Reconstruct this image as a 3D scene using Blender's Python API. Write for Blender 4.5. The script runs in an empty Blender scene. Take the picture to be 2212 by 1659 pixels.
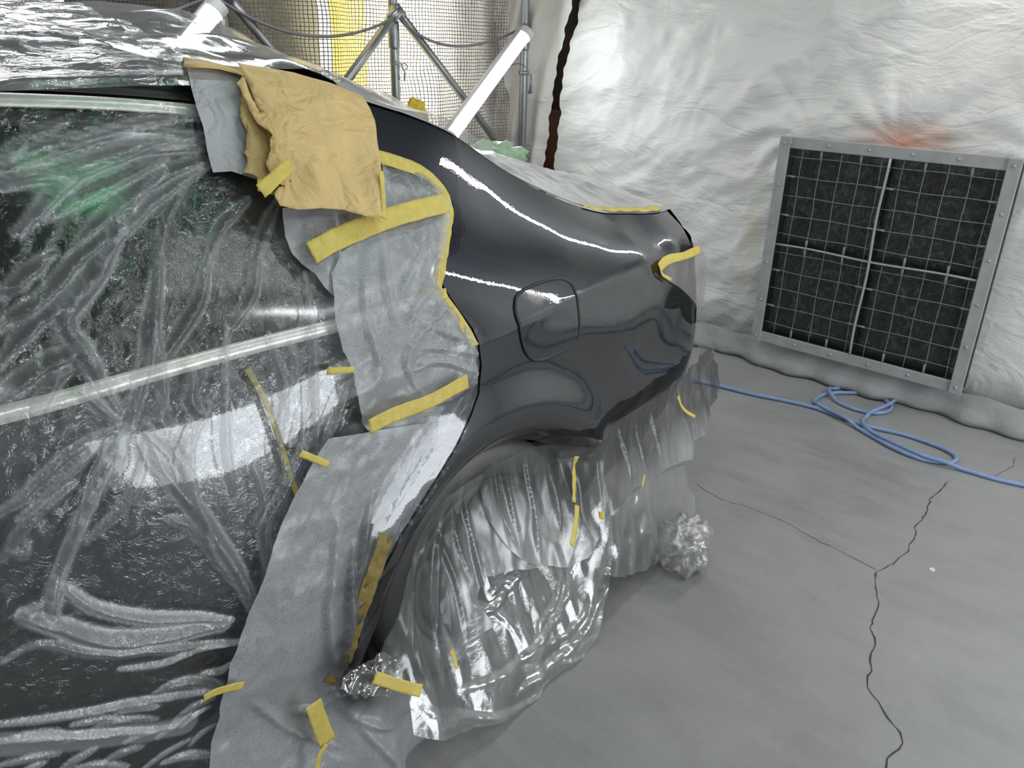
import bpy, bmesh, math, random
import numpy as np
from mathutils import Vector, Matrix
from mathutils.geometry import delaunay_2d_cdt
random.seed(7); rng = np.random.RandomState(11)
SC = bpy.context.scene
# ------------------------------------------------------------------ camera
W, H, FPX = 2212, 1659, 1710.0
YAW, PITCH, ROLL = 0.73765, 0.40868, 0.022818
CAM = np.array([0.0, 0.0, 1.54])
_cy, _sy, _cp, _sp = math.cos(YAW), math.sin(YAW), math.cos(PITCH), math.sin(PITCH)
FW = np.array([_cy*_cp, _sy*_cp, -_sp]); RT0 = np.array([_sy, -_cy, 0.0]); UP0 = np.cross(RT0, FW)
RT = RT0*math.cos(ROLL)+UP0*math.sin(ROLL); UP = -RT0*math.sin(ROLL)+UP0*math.cos(ROLL)
cd = bpy.data.cameras.new('camera'); cam = bpy.data.objects.new('camera', cd); SC.collection.objects.link(cam)
cd.sensor_width = 36; cd.lens = 36*FPX/W; cd.clip_start = 0.05
cam.matrix_world = Matrix(((RT[0], UP[0], -FW[0], CAM[0]), (RT[1], UP[1], -FW[1], CAM[1]), (RT[2], UP[2], -FW[2], CAM[2]), (0, 0, 0, 1)))
SC.camera = cam
# ------------------------------------------------------------------ view, world, lights
vs = SC.view_settings; vs.view_transform = 'Standard'; vs.look = 'None'; vs.gamma = 1; vs.use_curve_mapping = False
vs.exposure = -0.42
cy_ = SC.cycles; cy_.max_bounces = 7; cy_.diffuse_bounces = 3; cy_.glossy_bounces = 4; cy_.transmission_bounces = 4; cy_.transparent_max_bounces = 10; cy_.caustics_reflective = False; cy_.caustics_refractive = False
wd = bpy.data.worlds.new('world'); SC.world = wd; wd.use_nodes = True
wd.node_tree.nodes['Background'].inputs[0].default_value = (0.7, 0.8, 1.0, 1); wd.node_tree.nodes['Background'].inputs[1].default_value = 0.3
def area(name, loc, target, sx, sy, power, col=(1, 0.99, 0.97)):
    l = bpy.data.lights.new(name, 'AREA'); l.shape = 'RECTANGLE'; l.size = sx; l.size_y = sy; l.energy = power; l.color = col
    o = bpy.data.objects.new(name, l); SC.collection.objects.link(o)
    d = Vector(target)-Vector(loc); o.location = loc; o.rotation_euler = d.to_track_quat('-Z', 'Y').to_euler()
    return o
# ceiling battens (x, y, z, length, along) that the booth carries above and behind the photographer
TUBES = [(2.6, -1.1, 2.6, 1.2, 'x', 26), (1.7, 0.9, 2.66, 1.2, 'x', 10), (0.0, -1.0, 2.6, 1.2, 'x', 26),
         (0.6, 2.4, 2.66, 1.2, 'x', 16), (2.0, 2.6, 2.66, 1.2, 'x', 9), (-1.6, 0.6, 2.6, 1.2, 'y', 20)]
for (yy, pw) in ((1.02, 12), (-0.75, 15)):      # two battens high on the end wall
    area('end_wall_tube_light', (3.5, yy, 2.36), (2.6, yy, 0.6), 0.05, 0.85, pw, (1.0, 0.98, 0.94)).rotation_euler = Vector((-0.9, 0, -1.6)).to_track_quat('-Z', 'Y').to_euler()
for (x, y, z, L, ax, pw) in TUBES:
    o = area('ceiling_tube_light', (x, y, z-0.05), (x, y, 0), L if ax == 'x' else 0.06, 0.06 if ax == 'x' else L, pw, (0.97, 0.99, 1.0))
    o.rotation_euler = (0, 0, 0)

g_ = area('added_green_glow', (1.0, 0.5, 2.68), (1.0, 0.5, 0), 0.28, 0.40, 2.2, (0.25, 1.0, 0.45))  # added green light out of view, for the green glow on the side window

# ================================================================== helpers
def ray(px, py): return FW+(px-W/2)/FPX*RT-(py-H/2)/FPX*UP
def onplane(px, py, ax, v):
    d = ray(px, py); t = (v-CAM[ax])/d[ax]; return CAM+t*d
def onfield(px, py, G, y0=1.15):
    d = ray(px, py); y = y0
    for _ in range(60):
        t = (y-CAM[1])/d[1]; p = CAM+t*d
        y = 0.55*y+0.45*float(G(np.array([p[0]]), np.array([p[2]]))[0])
    t = (y-CAM[1])/d[1]; return CAM+t*d
def hsh(ix, iy, s): 
    v = np.sin(ix*127.1+iy*311.7+s*74.7)*43758.5453; return v-np.floor(v)
def vnoise(x, y, s=0):
    ix, iy = np.floor(x), np.floor(y); fx, fy = x-ix, y-iy
    fx = fx*fx*fx*(fx*(fx*6-15)+10); fy = fy*fy*fy*(fy*(fy*6-15)+10)
    a, b, c, d = hsh(ix, iy, s), hsh(ix+1, iy, s), hsh(ix, iy+1, s), hsh(ix+1, iy+1, s)
    return (a+(b-a)*fx)*(1-fy)+(c+(d-c)*fx)*fy
def fbm(x, y, s=0, o=3):
    r = 0; a = 0.5
    for k in range(o): r = r+a*vnoise(x*2**k, y*2**k, s+k*3.3); a *= 0.5
    return r
def worley(x, y, s=0):
    ix, iy = np.floor(x), np.floor(y); best = np.full(np.shape(x), 9.0)
    for dx in (-1, 0, 1):
        for dy in (-1, 0, 1):
            cx, cy = ix+dx, iy+dy
            ax = cx+hsh(cx, cy, s); ay = cy+hsh(cx, cy, s+5.5)
            best = np.minimum(best, np.sqrt((x-ax)**2+(y-ay)**2)+0.35*hsh(cx, cy, s+9.1))
    return best
def crumple(x, y, size, s=0, o=3, aniso=1.0, ang=0.0):
    """long creases with smooth faces between them, about -0.4..0.6"""
    ca, sa = math.cos(ang), math.sin(ang); u = (x*ca+y*sa)/size*0.8; v = (-x*sa+y*ca)/size*aniso*0.8
    wx = fbm(u*0.5, v*0.5, s+20, 2)*1.6; wy = fbm(u*0.5, v*0.5, s+31, 2)*1.6; r = 0; a = 1.0; tot = 0
    for k in range(o):
        q = vnoise(u*2**k*0.9+wx+k*3.7, v*2**k*0.9-wy, s+k*7)*0.5+vnoise((u*0.8+v*0.6)*2**k*1.3+wy, (v*0.8-u*0.6)*2**k*1.3, s+k*5+2)*0.5
        r = r+a*(np.abs(q-0.5)*3.6-0.42); tot += a; a *= 0.5
    return -r/tot*0.9
def sm(a, b, x):
    t = np.clip((x-a)/(b-a), 0, 1); return t*t*(3-2*t)
def interp(xs, ys):
    xs = np.array(xs, float); ys = np.array(ys, float)
    m = np.gradient(ys, xs)
    def f(x):
        x = np.clip(x, xs[0], xs[-1]); i = np.clip(np.searchsorted(xs, x)-1, 0, len(xs)-2)
        h = xs[i+1]-xs[i]; t = (x-xs[i])/h
        return (2*t**3-3*t**2+1)*ys[i]+(t**3-2*t**2+t)*h*m[i]+(-2*t**3+3*t**2)*ys[i+1]+(t**3-t**2)*h*m[i+1]
    return f
def smooth_poly(pts, n=8, closed=False):
    P = np.array(pts, float); N = len(P); out = []
    rg = range(N if closed else N-1)
    for i in rg:
        p0, p1, p2, p3 = (P[(i-1) % N], P[i], P[(i+1) % N], P[(i+2) % N]) if closed else (P[max(i-1, 0)], P[i], P[i+1], P[min(i+2, N-1)])
        for k in range(n):
            t = k/n; out.append(0.5*((2*p1)+(-p0+p2)*t+(2*p0-5*p1+4*p2-p3)*t*t+(-p0+3*p1-3*p2+p3)*t**3))
    if not closed: out.append(P[-1])
    return np.array(out)
def densify(P, step, closed=True):
    P = np.asarray(P, float); out = []; N = len(P)
    for i in range(N if closed else N-1):
        a, b = P[i], P[(i+1) % N]; n = max(1, int(np.linalg.norm(b-a)/step))
        for k in range(n): out.append(a+(b-a)*k/n)
    if not closed: out.append(P[-1])
    return np.array(out)
def inside(x, y, P):
    r = np.zeros(x.shape, bool); j = len(P)-1
    for i in range(len(P)):
        xi, yi = P[i]; xj, yj = P[j]
        if yi != yj:
            r ^= ((yi > y) != (yj > y)) & (x < (xj-xi)*(y-yi)/(yj-yi)+xi)
        j = i
    return r
def polydist(x, y, P):
    """distance, signed side and parameter along polyline"""
    best = np.full(x.shape, 1e9); side = np.zeros(x.shape); tt = np.zeros(x.shape)
    L = np.concatenate([[0], np.cumsum(np.linalg.norm(np.diff(P, axis=0), axis=1))]); T = L[-1]
    for i in range(len(P)-1):
        a, b = P[i], P[i+1]; d = b-a; l2 = d@d+1e-12
        t = np.clip(((x-a[0])*d[0]+(y-a[1])*d[1])/l2, 0, 1)
        qx, qy = x-a[0]-t*d[0], y-a[1]-t*d[1]; r = np.hypot(qx, qy); m = r < best
        best = np.where(m, r, best); side = np.where(m, np.sign(d[0]*qy-d[1]*qx), side)
        tt = np.where(m, (L[i]+t*(L[i+1]-L[i]))/T, tt)
    return best, side, tt

def props(o, label=None, cat=None, group=None, kind=None):
    if label: o['label'] = label
    if cat: o['category'] = cat
    if group: o['group'] = group
    if kind: o['kind'] = kind
    return o
def link(name, V, F, mat, parent=None, smooth=True, attrs=None, solid=0, recenter=True):
    V = np.asarray(V, float)
    if parent is None and recenter:
        c = np.array([V[:, 0].mean(), V[:, 1].mean(), V[:, 2].min()])
    elif parent is not None: c = np.array(parent.matrix_world.translation if parent.parent is None else parent['_w'])*1.0
    else: c = np.zeros(3)
    me = bpy.data.meshes.new(name)
    me.from_pydata([tuple(v) for v in (V-c)], [], [tuple(int(i) for i in f) for f in F]); me.update()
    if attrs:
        for k, a in attrs.items():
            at = me.attributes.new(k, 'FLOAT', 'POINT'); at.data.foreach_set('value', np.asarray(a, np.float32))
    if smooth: me.polygons.foreach_set('use_smooth', [True]*len(me.polygons))
    o = bpy.data.objects.new(name, me); SC.collection.objects.link(o)
    if mat: me.materials.append(mat)
    if parent is None: o.location = c
    else: o.parent = parent
    if solid:
        m = o.modifiers.new('thickness', 'SOLIDIFY'); m.thickness = solid; m.offset = 0
    BASE[o.name] = tuple(c) if parent is None else tuple(c)
    return o
BASE = {}
def sub(name, V, F, mat, parent, **k):
    """a part of a part: parent object's own origin equals its thing's origin"""
    c = np.array(BASE[parent.name]); o = link(name, np.asarray(V)-c, F, mat, None, recenter=False, **k); o.parent = parent; BASE[o.name] = tuple(c); return o
def part(name, V, F, mat, parent, **k):
    c = np.array(BASE[parent.name]); o = link(name, np.asarray(V)-c, F, mat, None, recenter=False, **k); o.parent = parent; BASE[o.name] = tuple(c); return o
def empty(name, loc, label, cat, group=None, kind=None):
    o = bpy.data.objects.new(name, None); SC.collection.objects.link(o); o.location = loc; o.empty_display_size = 0.1
    BASE[o.name] = tuple(loc); return props(o, label, cat, group, kind)
class MB:
    def __init__(s): s.V = []; s.F = []
    def add(s, V, F):
        n = len(s.V); s.V += [tuple(v) for v in V]; s.F += [tuple(i+n for i in f) for f in F]; return s
    def box(s, c, hs, R=None):
        c = np.array(c, float); V = [np.array((x, y, z))*np.array(hs) for x in (-1, 1) for y in (-1, 1) for z in (-1, 1)]
        if R is not None: V = [R@v for v in V]
        return s.add([c+v for v in V], [(0, 1, 3, 2), (4, 6, 7, 5), (0, 4, 5, 1), (2, 3, 7, 6), (0, 2, 6, 4), (1, 5, 7, 3)])
    def bar(s, a, b, w, h, up=(0, 0, 1)):
        a, b = np.array(a, float), np.array(b, float); d = b-a; L = np.linalg.norm(d); d /= L
        u = np.cross(np.array(up, float), d); 
        if np.linalg.norm(u) < 1e-6: u = np.cross((1, 0, 0), d)
        u /= np.linalg.norm(u); v = np.cross(d, u)
        return s.box((a+b)/2, (L/2, w/2, h/2), np.array([d, u, v]).T)
    def tube(s, P, r, n=10, cap=True):
        P = np.asarray(P, float); rs = np.broadcast_to(r, (len(P),)); base = len(s.V)
        T = np.gradient(P, axis=0); T /= np.linalg.norm(T, axis=1)[:, None]+1e-12
        up = np.array((0, 0, 1.0)) if abs(T[0][2]) < 0.9 else np.array((1.0, 0, 0)); u = np.cross(up, T[0]); u /= np.linalg.norm(u)
        for i in range(len(P)):
            u = u-T[i]*(u@T[i]); u /= np.linalg.norm(u); v = np.cross(T[i], u)
            for k in range(n):
                a = 2*math.pi*k/n; s.V.append(tuple(P[i]+rs[i]*(u*math.cos(a)+v*math.sin(a))))
        for i in range(len(P)-1):
            for k in range(n):
                a, b = base+i*n+k, base+i*n+(k+1) % n; s.F.append((a, b, b+n, a+n))
        if cap: s.F.append(tuple(base+k for k in range(n))[::-1]); s.F.append(tuple(base+(len(P)-1)*n+k for k in range(n)))
        return s
    def link(s, name, mat, parent=None, **k):
        return (part if parent is not None else link)(name, s.V, s.F, mat, **({'parent': parent} if parent is not None else {}), **k)
def gridfaces(nu, nv):
    I = np.arange(nu*nv).reshape(nu, nv)
    return np.stack([I[:-1, :-1].ravel(), I[1:, :-1].ravel(), I[1:, 1:].ravel(), I[:-1, 1:].ravel()], 1)
def polysheet(P2, step, jitter=0.25):
    """triangulated points inside a 2-D polygon"""
    P2 = densify(P2, step); lo, hi = P2.min(0), P2.max(0)
    gx, gy = np.meshgrid(np.arange(lo[0], hi[0], step), np.arange(lo[1], hi[1], step*0.87), indexing='ij')
    gx = gx+(np.arange(gx.shape[1]) % 2)[None, :]*step*0.5
    gx = gx.ravel()+rng.uniform(-jitter, jitter, gx.size)*step*0.5; gy = gy.ravel()+rng.uniform(-jitter, jitter, gy.size)*step*0.5
    m = inside(gx, gy, P2); gx, gy = gx[m], gy[m]
    # drop the points too near the outline
    keep = np.ones(len(gx), bool)
    for i in range(0, len(P2)):
        d = (gx-P2[i, 0])**2+(gy-P2[i, 1])**2; keep &= d > (0.5*step)**2
    gx, gy = gx[keep], gy[keep]; n = len(P2)
    pts = [Vector(p) for p in P2]+[Vector((a, b)) for a, b in zip(gx, gy)]
    v, e, f, *_ = delaunay_2d_cdt(pts, [(i, (i+1) % n) for i in range(n)], [], 1, 1e-7)
    return np.array([(a.x, a.y) for a in v]), [tuple(t) for t in f]

# ------------------------------------------------------------------ materials
def mat(name):
    m = bpy.data.materials.new(name); m.use_nodes = True; nt = m.node_tree
    for n in list(nt.nodes): nt.nodes.remove(n)
    out = nt.nodes.new('ShaderNodeOutputMaterial'); return m, nt, out
def N(nt, t, ins=None, **kw):
    n = nt.nodes.new(t)
    for k, v in kw.items(): setattr(n, k, v)
    for k, v in (ins or {}).items():
        if isinstance(v, bpy.types.NodeSocket): nt.links.new(v, n.inputs[k])
        else: n.inputs[k].default_value = v
    return n
def c4(c): return (c[0], c[1], c[2], 1)
def coords(nt, scale=(1, 1, 1), rot=(0, 0, 0), which='Object'):
    tc = N(nt, 'ShaderNodeTexCoord'); mp = N(nt, 'ShaderNodeMapping', {'Vector': tc.outputs[which], 'Scale': scale, 'Rotation': rot}); return mp.outputs[0]
def bumpy(nt, h, s, d, nrm=None):
    b = N(nt, 'ShaderNodeBump', {'Height': h, 'Strength': s, 'Distance': d})
    if nrm is not None: nt.links.new(nrm, b.inputs['Normal'])
    return b.outputs[0]
def noise(nt, v, sc, det=4, rough=0.5, dist=0.0): return N(nt, 'ShaderNodeTexNoise', {'Vector': v, 'Scale': sc, 'Detail': det, 'Roughness': rough, 'Distortion': dist}).outputs[0]
def ramp(nt, f, stops):
    r = N(nt, 'ShaderNodeValToRGB', {'Fac': f}); el = r.color_ramp.elements
    while len(el) < len(stops): el.new(0.5)
    for e, (p, c) in zip(el, stops): e.position = p; e.color = c4(c) if not isinstance(c, (int, float)) else (c, c, c, 1)
    return r.outputs[0]
def math_(nt, op, a, b=0.0, c=None):
    n = N(nt, 'ShaderNodeMath', operation=op)
    for i, v in enumerate((a, b) if c is None else (a, b, c)):
        if isinstance(v, bpy.types.NodeSocket): nt.links.new(v, n.inputs[i])
        else: n.inputs[i].default_value = v
    return n.outputs[0]
def simple(name, col, rough=0.5, metal=0.0, var=0.0, vs=12, bump=0.0, bs=40, bd=0.002, coat=0.0, spec=0.5, trans=0.0):
    m, nt, out = mat(name); v = coords(nt)
    p = N(nt, 'ShaderNodeBsdfPrincipled', {'Base Color': c4(col), 'Roughness': rough, 'Metallic': metal, 'Coat Weight': coat, 'Coat Roughness': 0.03, 'Specular IOR Level': spec})
    if var:
        n = noise(nt, v, vs, 5, 0.6)
        nt.links.new(ramp(nt, n, [(0.3, tuple(c*(1-var) for c in col)), (0.7, tuple(min(1, c*(1+var)) for c in col))]), p.inputs['Base Color'])
    if bump: nt.links.new(bumpy(nt, noise(nt, v, bs, 5, 0.6), bump, bd), p.inputs['Normal'])
    sh = p.outputs[0]
    if trans:
        t = N(nt, 'ShaderNodeBsdfTranslucent', {'Color': c4(col)}); sh = N(nt, 'ShaderNodeMixShader', {0: trans, 1: sh, 2: t.outputs[0]}).outputs[0]
    nt.links.new(sh, out.inputs[0]); return m
def emis(name, col, s):
    m, nt, out = mat(name); e = N(nt, 'ShaderNodeEmission', {'Color': c4(col), 'Strength': s}); nt.links.new(e.outputs[0], out.inputs[0]); return m

def film_mat(name, haze=0.3, col=(0.8, 0.82, 0.85), rough=0.14, gl=0.22, bs=1.0, micro=1.0, speck=0.0, stretch=(1, 1, 1), densk=0.55, glcol=(1, 1, 1)):
    """thin polythene: clear + milky scatter + glossy skin, wrinkled"""
    m, nt, out = mat(name); v = coords(nt, stretch)
    n1 = noise(nt, v, 9, 3, 0.55, 0.6); n2 = noise(nt, v, 38, 4, 0.6, 1.2)
    rid = math_(nt, 'ABSOLUTE', math_(nt, 'SUBTRACT', n1, 0.5)); rid2 = math_(nt, 'ABSOLUTE', math_(nt, 'SUBTRACT', n2, 0.5))
    vor = N(nt, 'ShaderNodeTexVoronoi', {'Vector': v, 'Scale': 30}, feature='F1').outputs[0]
    h = math_(nt, 'ADD', math_(nt, 'MULTIPLY', rid, 0.8), math_(nt, 'ADD', math_(nt, 'MULTIPLY', rid2, 0.7*micro), math_(nt, 'MULTIPLY', vor, 0.05*micro)))
    nrm = bumpy(nt, h, 0.9*bs if bs < 1 else min(1, bs), 0.009*bs)
    at = N(nt, 'ShaderNodeAttribute', attribute_name='dens').outputs['Fac']
    hz = math_(nt, 'ADD', haze, math_(nt, 'MULTIPLY', at, densk))
    fr_ = N(nt, 'ShaderNodeLayerWeight', {'Blend': 0.35, 'Normal': nrm}).outputs['Fresnel']
    sa = N(nt, 'ShaderNodeAttribute', attribute_name='spray_shade').outputs['Fac']      # dark paint overspray on the film, plus shade near the arch painted in
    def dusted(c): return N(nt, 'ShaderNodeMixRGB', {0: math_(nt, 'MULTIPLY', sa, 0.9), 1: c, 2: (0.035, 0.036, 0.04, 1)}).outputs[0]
    base = dusted(c4(col))
    df = N(nt, 'ShaderNodeBsdfDiffuse', {'Color': base, 'Normal': nrm})
    if speck:
        sp = noise(nt, coords(nt), 420, 2, 0.8); big = noise(nt, coords(nt), 14, 5, 0.8)
        f = math_(nt, 'ADD', sp, math_(nt, 'MULTIPLY', big, 0.25))
        cc = ramp(nt, f, [(0.50-0.06*speck, tuple(c*0.98 for c in col)), (0.66, col), (0.76, tuple(c*0.5 for c in col))])
        nt.links.new(dusted(cc), df.inputs['Color'])
    tl = N(nt, 'ShaderNodeBsdfTranslucent', {'Color': base, 'Normal': nrm})
    hs = N(nt, 'ShaderNodeMixShader', {0: 0.3, 1: df.outputs[0], 2: tl.outputs[0]})
    tr = N(nt, 'ShaderNodeBsdfTransparent', {'Color': (0.97, 0.98, 0.98, 1)})
    m1 = N(nt, 'ShaderNodeMixShader', {0: math_(nt, 'MINIMUM', math_(nt, 'ADD', hz, math_(nt, 'MULTIPLY', fr_, 0.10)), 0.96), 1: tr.outputs[0], 2: hs.outputs[0]})
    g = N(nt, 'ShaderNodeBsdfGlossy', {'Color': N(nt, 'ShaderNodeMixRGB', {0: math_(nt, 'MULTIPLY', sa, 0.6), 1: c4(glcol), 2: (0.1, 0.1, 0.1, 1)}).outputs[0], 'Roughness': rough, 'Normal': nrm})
    fac = math_(nt, 'ADD', math_(nt, 'MULTIPLY', fr_, 0.38), gl)
    fin = N(nt, 'ShaderNodeMixShader', {0: math_(nt, 'MINIMUM', fac, 0.9), 1: m1.outputs[0], 2: g.outputs[0]})
    nt.links.new(fin.outputs[0], out.inputs[0]); return m

M = {}
M['steel'] = simple('galvanised_steel', (0.42, 0.45, 0.46), 0.35, 0.8, 0.15, 20, 0.15, 60)
M['brace'] = simple('brace_steel', (0.40, 0.42, 0.43), 0.4, 0.7, 0.15, 20, 0.15, 60)
M['cable'] = simple('cable_rubber', (0.23, 0.22, 0.24), 0.5)
M['white_plastic'] = simple('white_plastic', (0.75, 0.77, 0.78), 0.4)
M['tube'] = emis('lit_diffuser', (0.95, 0.98, 1.0), 9.0)
M['chrome'] = simple('satin_chrome', (0.95, 0.92, 0.88), 0.25, 0.25, bump=0.15, bs=90)
M['rubber'] = simple('black_rubber', (0.012, 0.012, 0.014), 0.45)
M['dark'] = simple('dark_cabin', (0.02, 0.024, 0.024), 0.6)
M['glass'] = simple('tinted_glass', (0.020, 0.027, 0.026), 0.12, 0.0, spec=1.0)
M['alloy'] = simple('alloy_wheel', (0.16, 0.16, 0.17), 0.5, 0.5)
M['tyre'] = simple('tyre_rubber', (0.15, 0.15, 0.152), 0.6, bump=0.3, bs=80)
M['frame'] = simple('grey_painted_steel', (0.36, 0.375, 0.375), 0.55, 0.1, 0.12, 14, 0.25, 90)
M['wire'] = simple('dusty_wire', (0.22, 0.235, 0.24), 0.6, 0.2, 0.2, 60)
M['hose'] = simple('blue_hose', (0.22, 0.32, 0.54), 0.42, 0, 0.15, 30)
M['crack'] = simple('floor_crack', (0.05, 0.05, 0.052), 0.9)
M['skirting'] = simple('dusty_skirt_sheet', (0.30, 0.31, 0.315), 0.6, 0, 0.1, 9, 0.4, 26, 0.01)
M['greybag'] = simple('green_bag_plastic', (0.42, 0.60, 0.42), 0.35, 0, 0.12, 14, 0.6, 30, 0.01, trans=0.2)
M['ycloth'] = simple('yellow_cloth', (0.9, 0.62, 0.08), 0.6, 0, 0.25, 30, 0.6, 60, 0.005, trans=0.15)
M['scrap'] = simple('cream_paper', (0.7, 0.66, 0.5), 0.7)
M['cord'] = simple('grey_cord', (0.45, 0.44, 0.46), 0.7)
M['bwall'] = simple('rusty_brown_panel', (0.085, 0.028, 0.012), 0.6, 0, 0.3, 4)
M['ceil'] = simple('dark_roof_sheeting', (0.06, 0.063, 0.07), 0.7, 0, 0.25, 2)
def paint():
    m, nt, out = mat('dark_metallic_paint')
    fl = noise(nt, coords(nt), 1400, 1, 0.5)
    col = ramp(nt, fl, [(0.35, (0.009, 0.012, 0.018)), (0.7, (0.032, 0.036, 0.045))])
    pl = noise(nt, coords(nt), 160, 2, 0.5)
    p = N(nt, 'ShaderNodeBsdfPrincipled', {'Base Color': col, 'Roughness': 0.34, 'Metallic': 1.0, 'Coat Weight': 1.0, 'Coat Roughness': 0.01, 'Coat IOR': 1.9, 'Coat Normal': bumpy(nt, pl, 0.05, 0.0008)})
    nt.links.new(p.outputs[0], out.inputs[0]); return m
M['paint'] = paint()
def tape_mat(name, col, tr=0.25):
    m, nt, out = mat(name); v = coords(nt)
    n = noise(nt, v, 45, 4, 0.6); cc = ramp(nt, n, [(0.3, tuple(c*0.82 for c in col)), (0.7, col)])
    h = math_(nt, 'ABSOLUTE', math_(nt, 'SUBTRACT', noise(nt, v, 60, 3, 0.6, 1.0), 0.5))
    p = N(nt, 'ShaderNodeBsdfPrincipled', {'Base Color': cc, 'Roughness': 0.42, 'Normal': bumpy(nt, h, 0.6, 0.006)})
    t = N(nt, 'ShaderNodeBsdfTranslucent', {'Color': c4(col)}); a = N(nt, 'ShaderNodeMixShader', {0: 0.25, 1: p.outputs[0], 2: t.outputs[0]})
    tp = N(nt, 'ShaderNodeBsdfTransparent'); b = N(nt, 'ShaderNodeMixShader', {0: tr, 1: a.outputs[0], 2: tp.outputs[0]})
    nt.links.new(b.outputs[0], out.inputs[0]); return m
M['tape'] = tape_mat('yellow_masking_tape', (0.92, 0.77, 0.20), 0.12)
M['tape_thin'] = tape_mat('yellow_masking_tape_thin', (0.74, 0.66, 0.25), 0.3)
M['tape_dark'] = tape_mat('paint_dusted_tape', (0.42, 0.31, 0.08), 0.3)
def kraft(name, col):
    m, nt, out = mat(name); v = coords(nt)
    n = noise(nt, v, 5, 5, 0.6); cc = ramp(nt, n, [(0.3, tuple(c*0.9 for c in col)), (0.7, tuple(min(1, c*1.06) for c in col))])
    h = math_(nt, 'ABSOLUTE', math_(nt, 'SUBTRACT', noise(nt, v, 14, 3, 0.5, 0.8), 0.5)); f = noise(nt, v, 300, 2, 0.6)
    p = N(nt, 'ShaderNodeBsdfPrincipled', {'Base Color': cc, 'Roughness': 0.5, 'Normal': bumpy(nt, math_(nt, 'ADD', h, math_(nt, 'MULTIPLY', f, 0.02)), 0.8, 0.02)})
    nt.links.new(p.outputs[0], out.inputs[0]); return m
M['kraft'] = kraft('kraft_paper', (0.66, 0.47, 0.20)); M['greypaper'] = kraft('grey_paper', (0.44, 0.45, 0.48))
M['film'] = film_mat('clear_masking_film', 0.015, (0.66, 0.69, 0.72), 0.15, 0.05, 1.0, 0.6, densk=0.85)
M['film_roof'] = film_mat('clear_roof_film', 0.24, (0.50, 0.51, 0.53), 0.2, 0.06, 0.9, 0.5, stretch=(0.6, 1.6, 1))
M['film_clear'] = film_mat('clear_loose_film', 0.10, (0.62, 0.63, 0.64), 0.12, 0.12, 0.55, 0.5)
M['frost'] = film_mat('frosted_masking_film', 0.72, (0.62, 0.64, 0.68), 0.32, 0.025, 0.6, 0.3, speck=1.0, densk=-0.68)
M['dusty'] = film_mat('dusty_masking_film', 0.62, (0.46, 0.46, 0.47), 0.3, 0.08, 0.5, 0.4, speck=1.0, stretch=(1.6, 1, 0.6), densk=-0.6)
M['deckfilm'] = film_mat('white_deck_film', 0.62, (0.75, 0.76, 0.77), 0.3, 0.12, 0.8, 0.5)
M['bagfilm'] = film_mat('crumpled_clear_bag', 0.10, (0.8, 0.78, 0.70), 0.10, 0.2, 1.0, 1.0)

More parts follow.
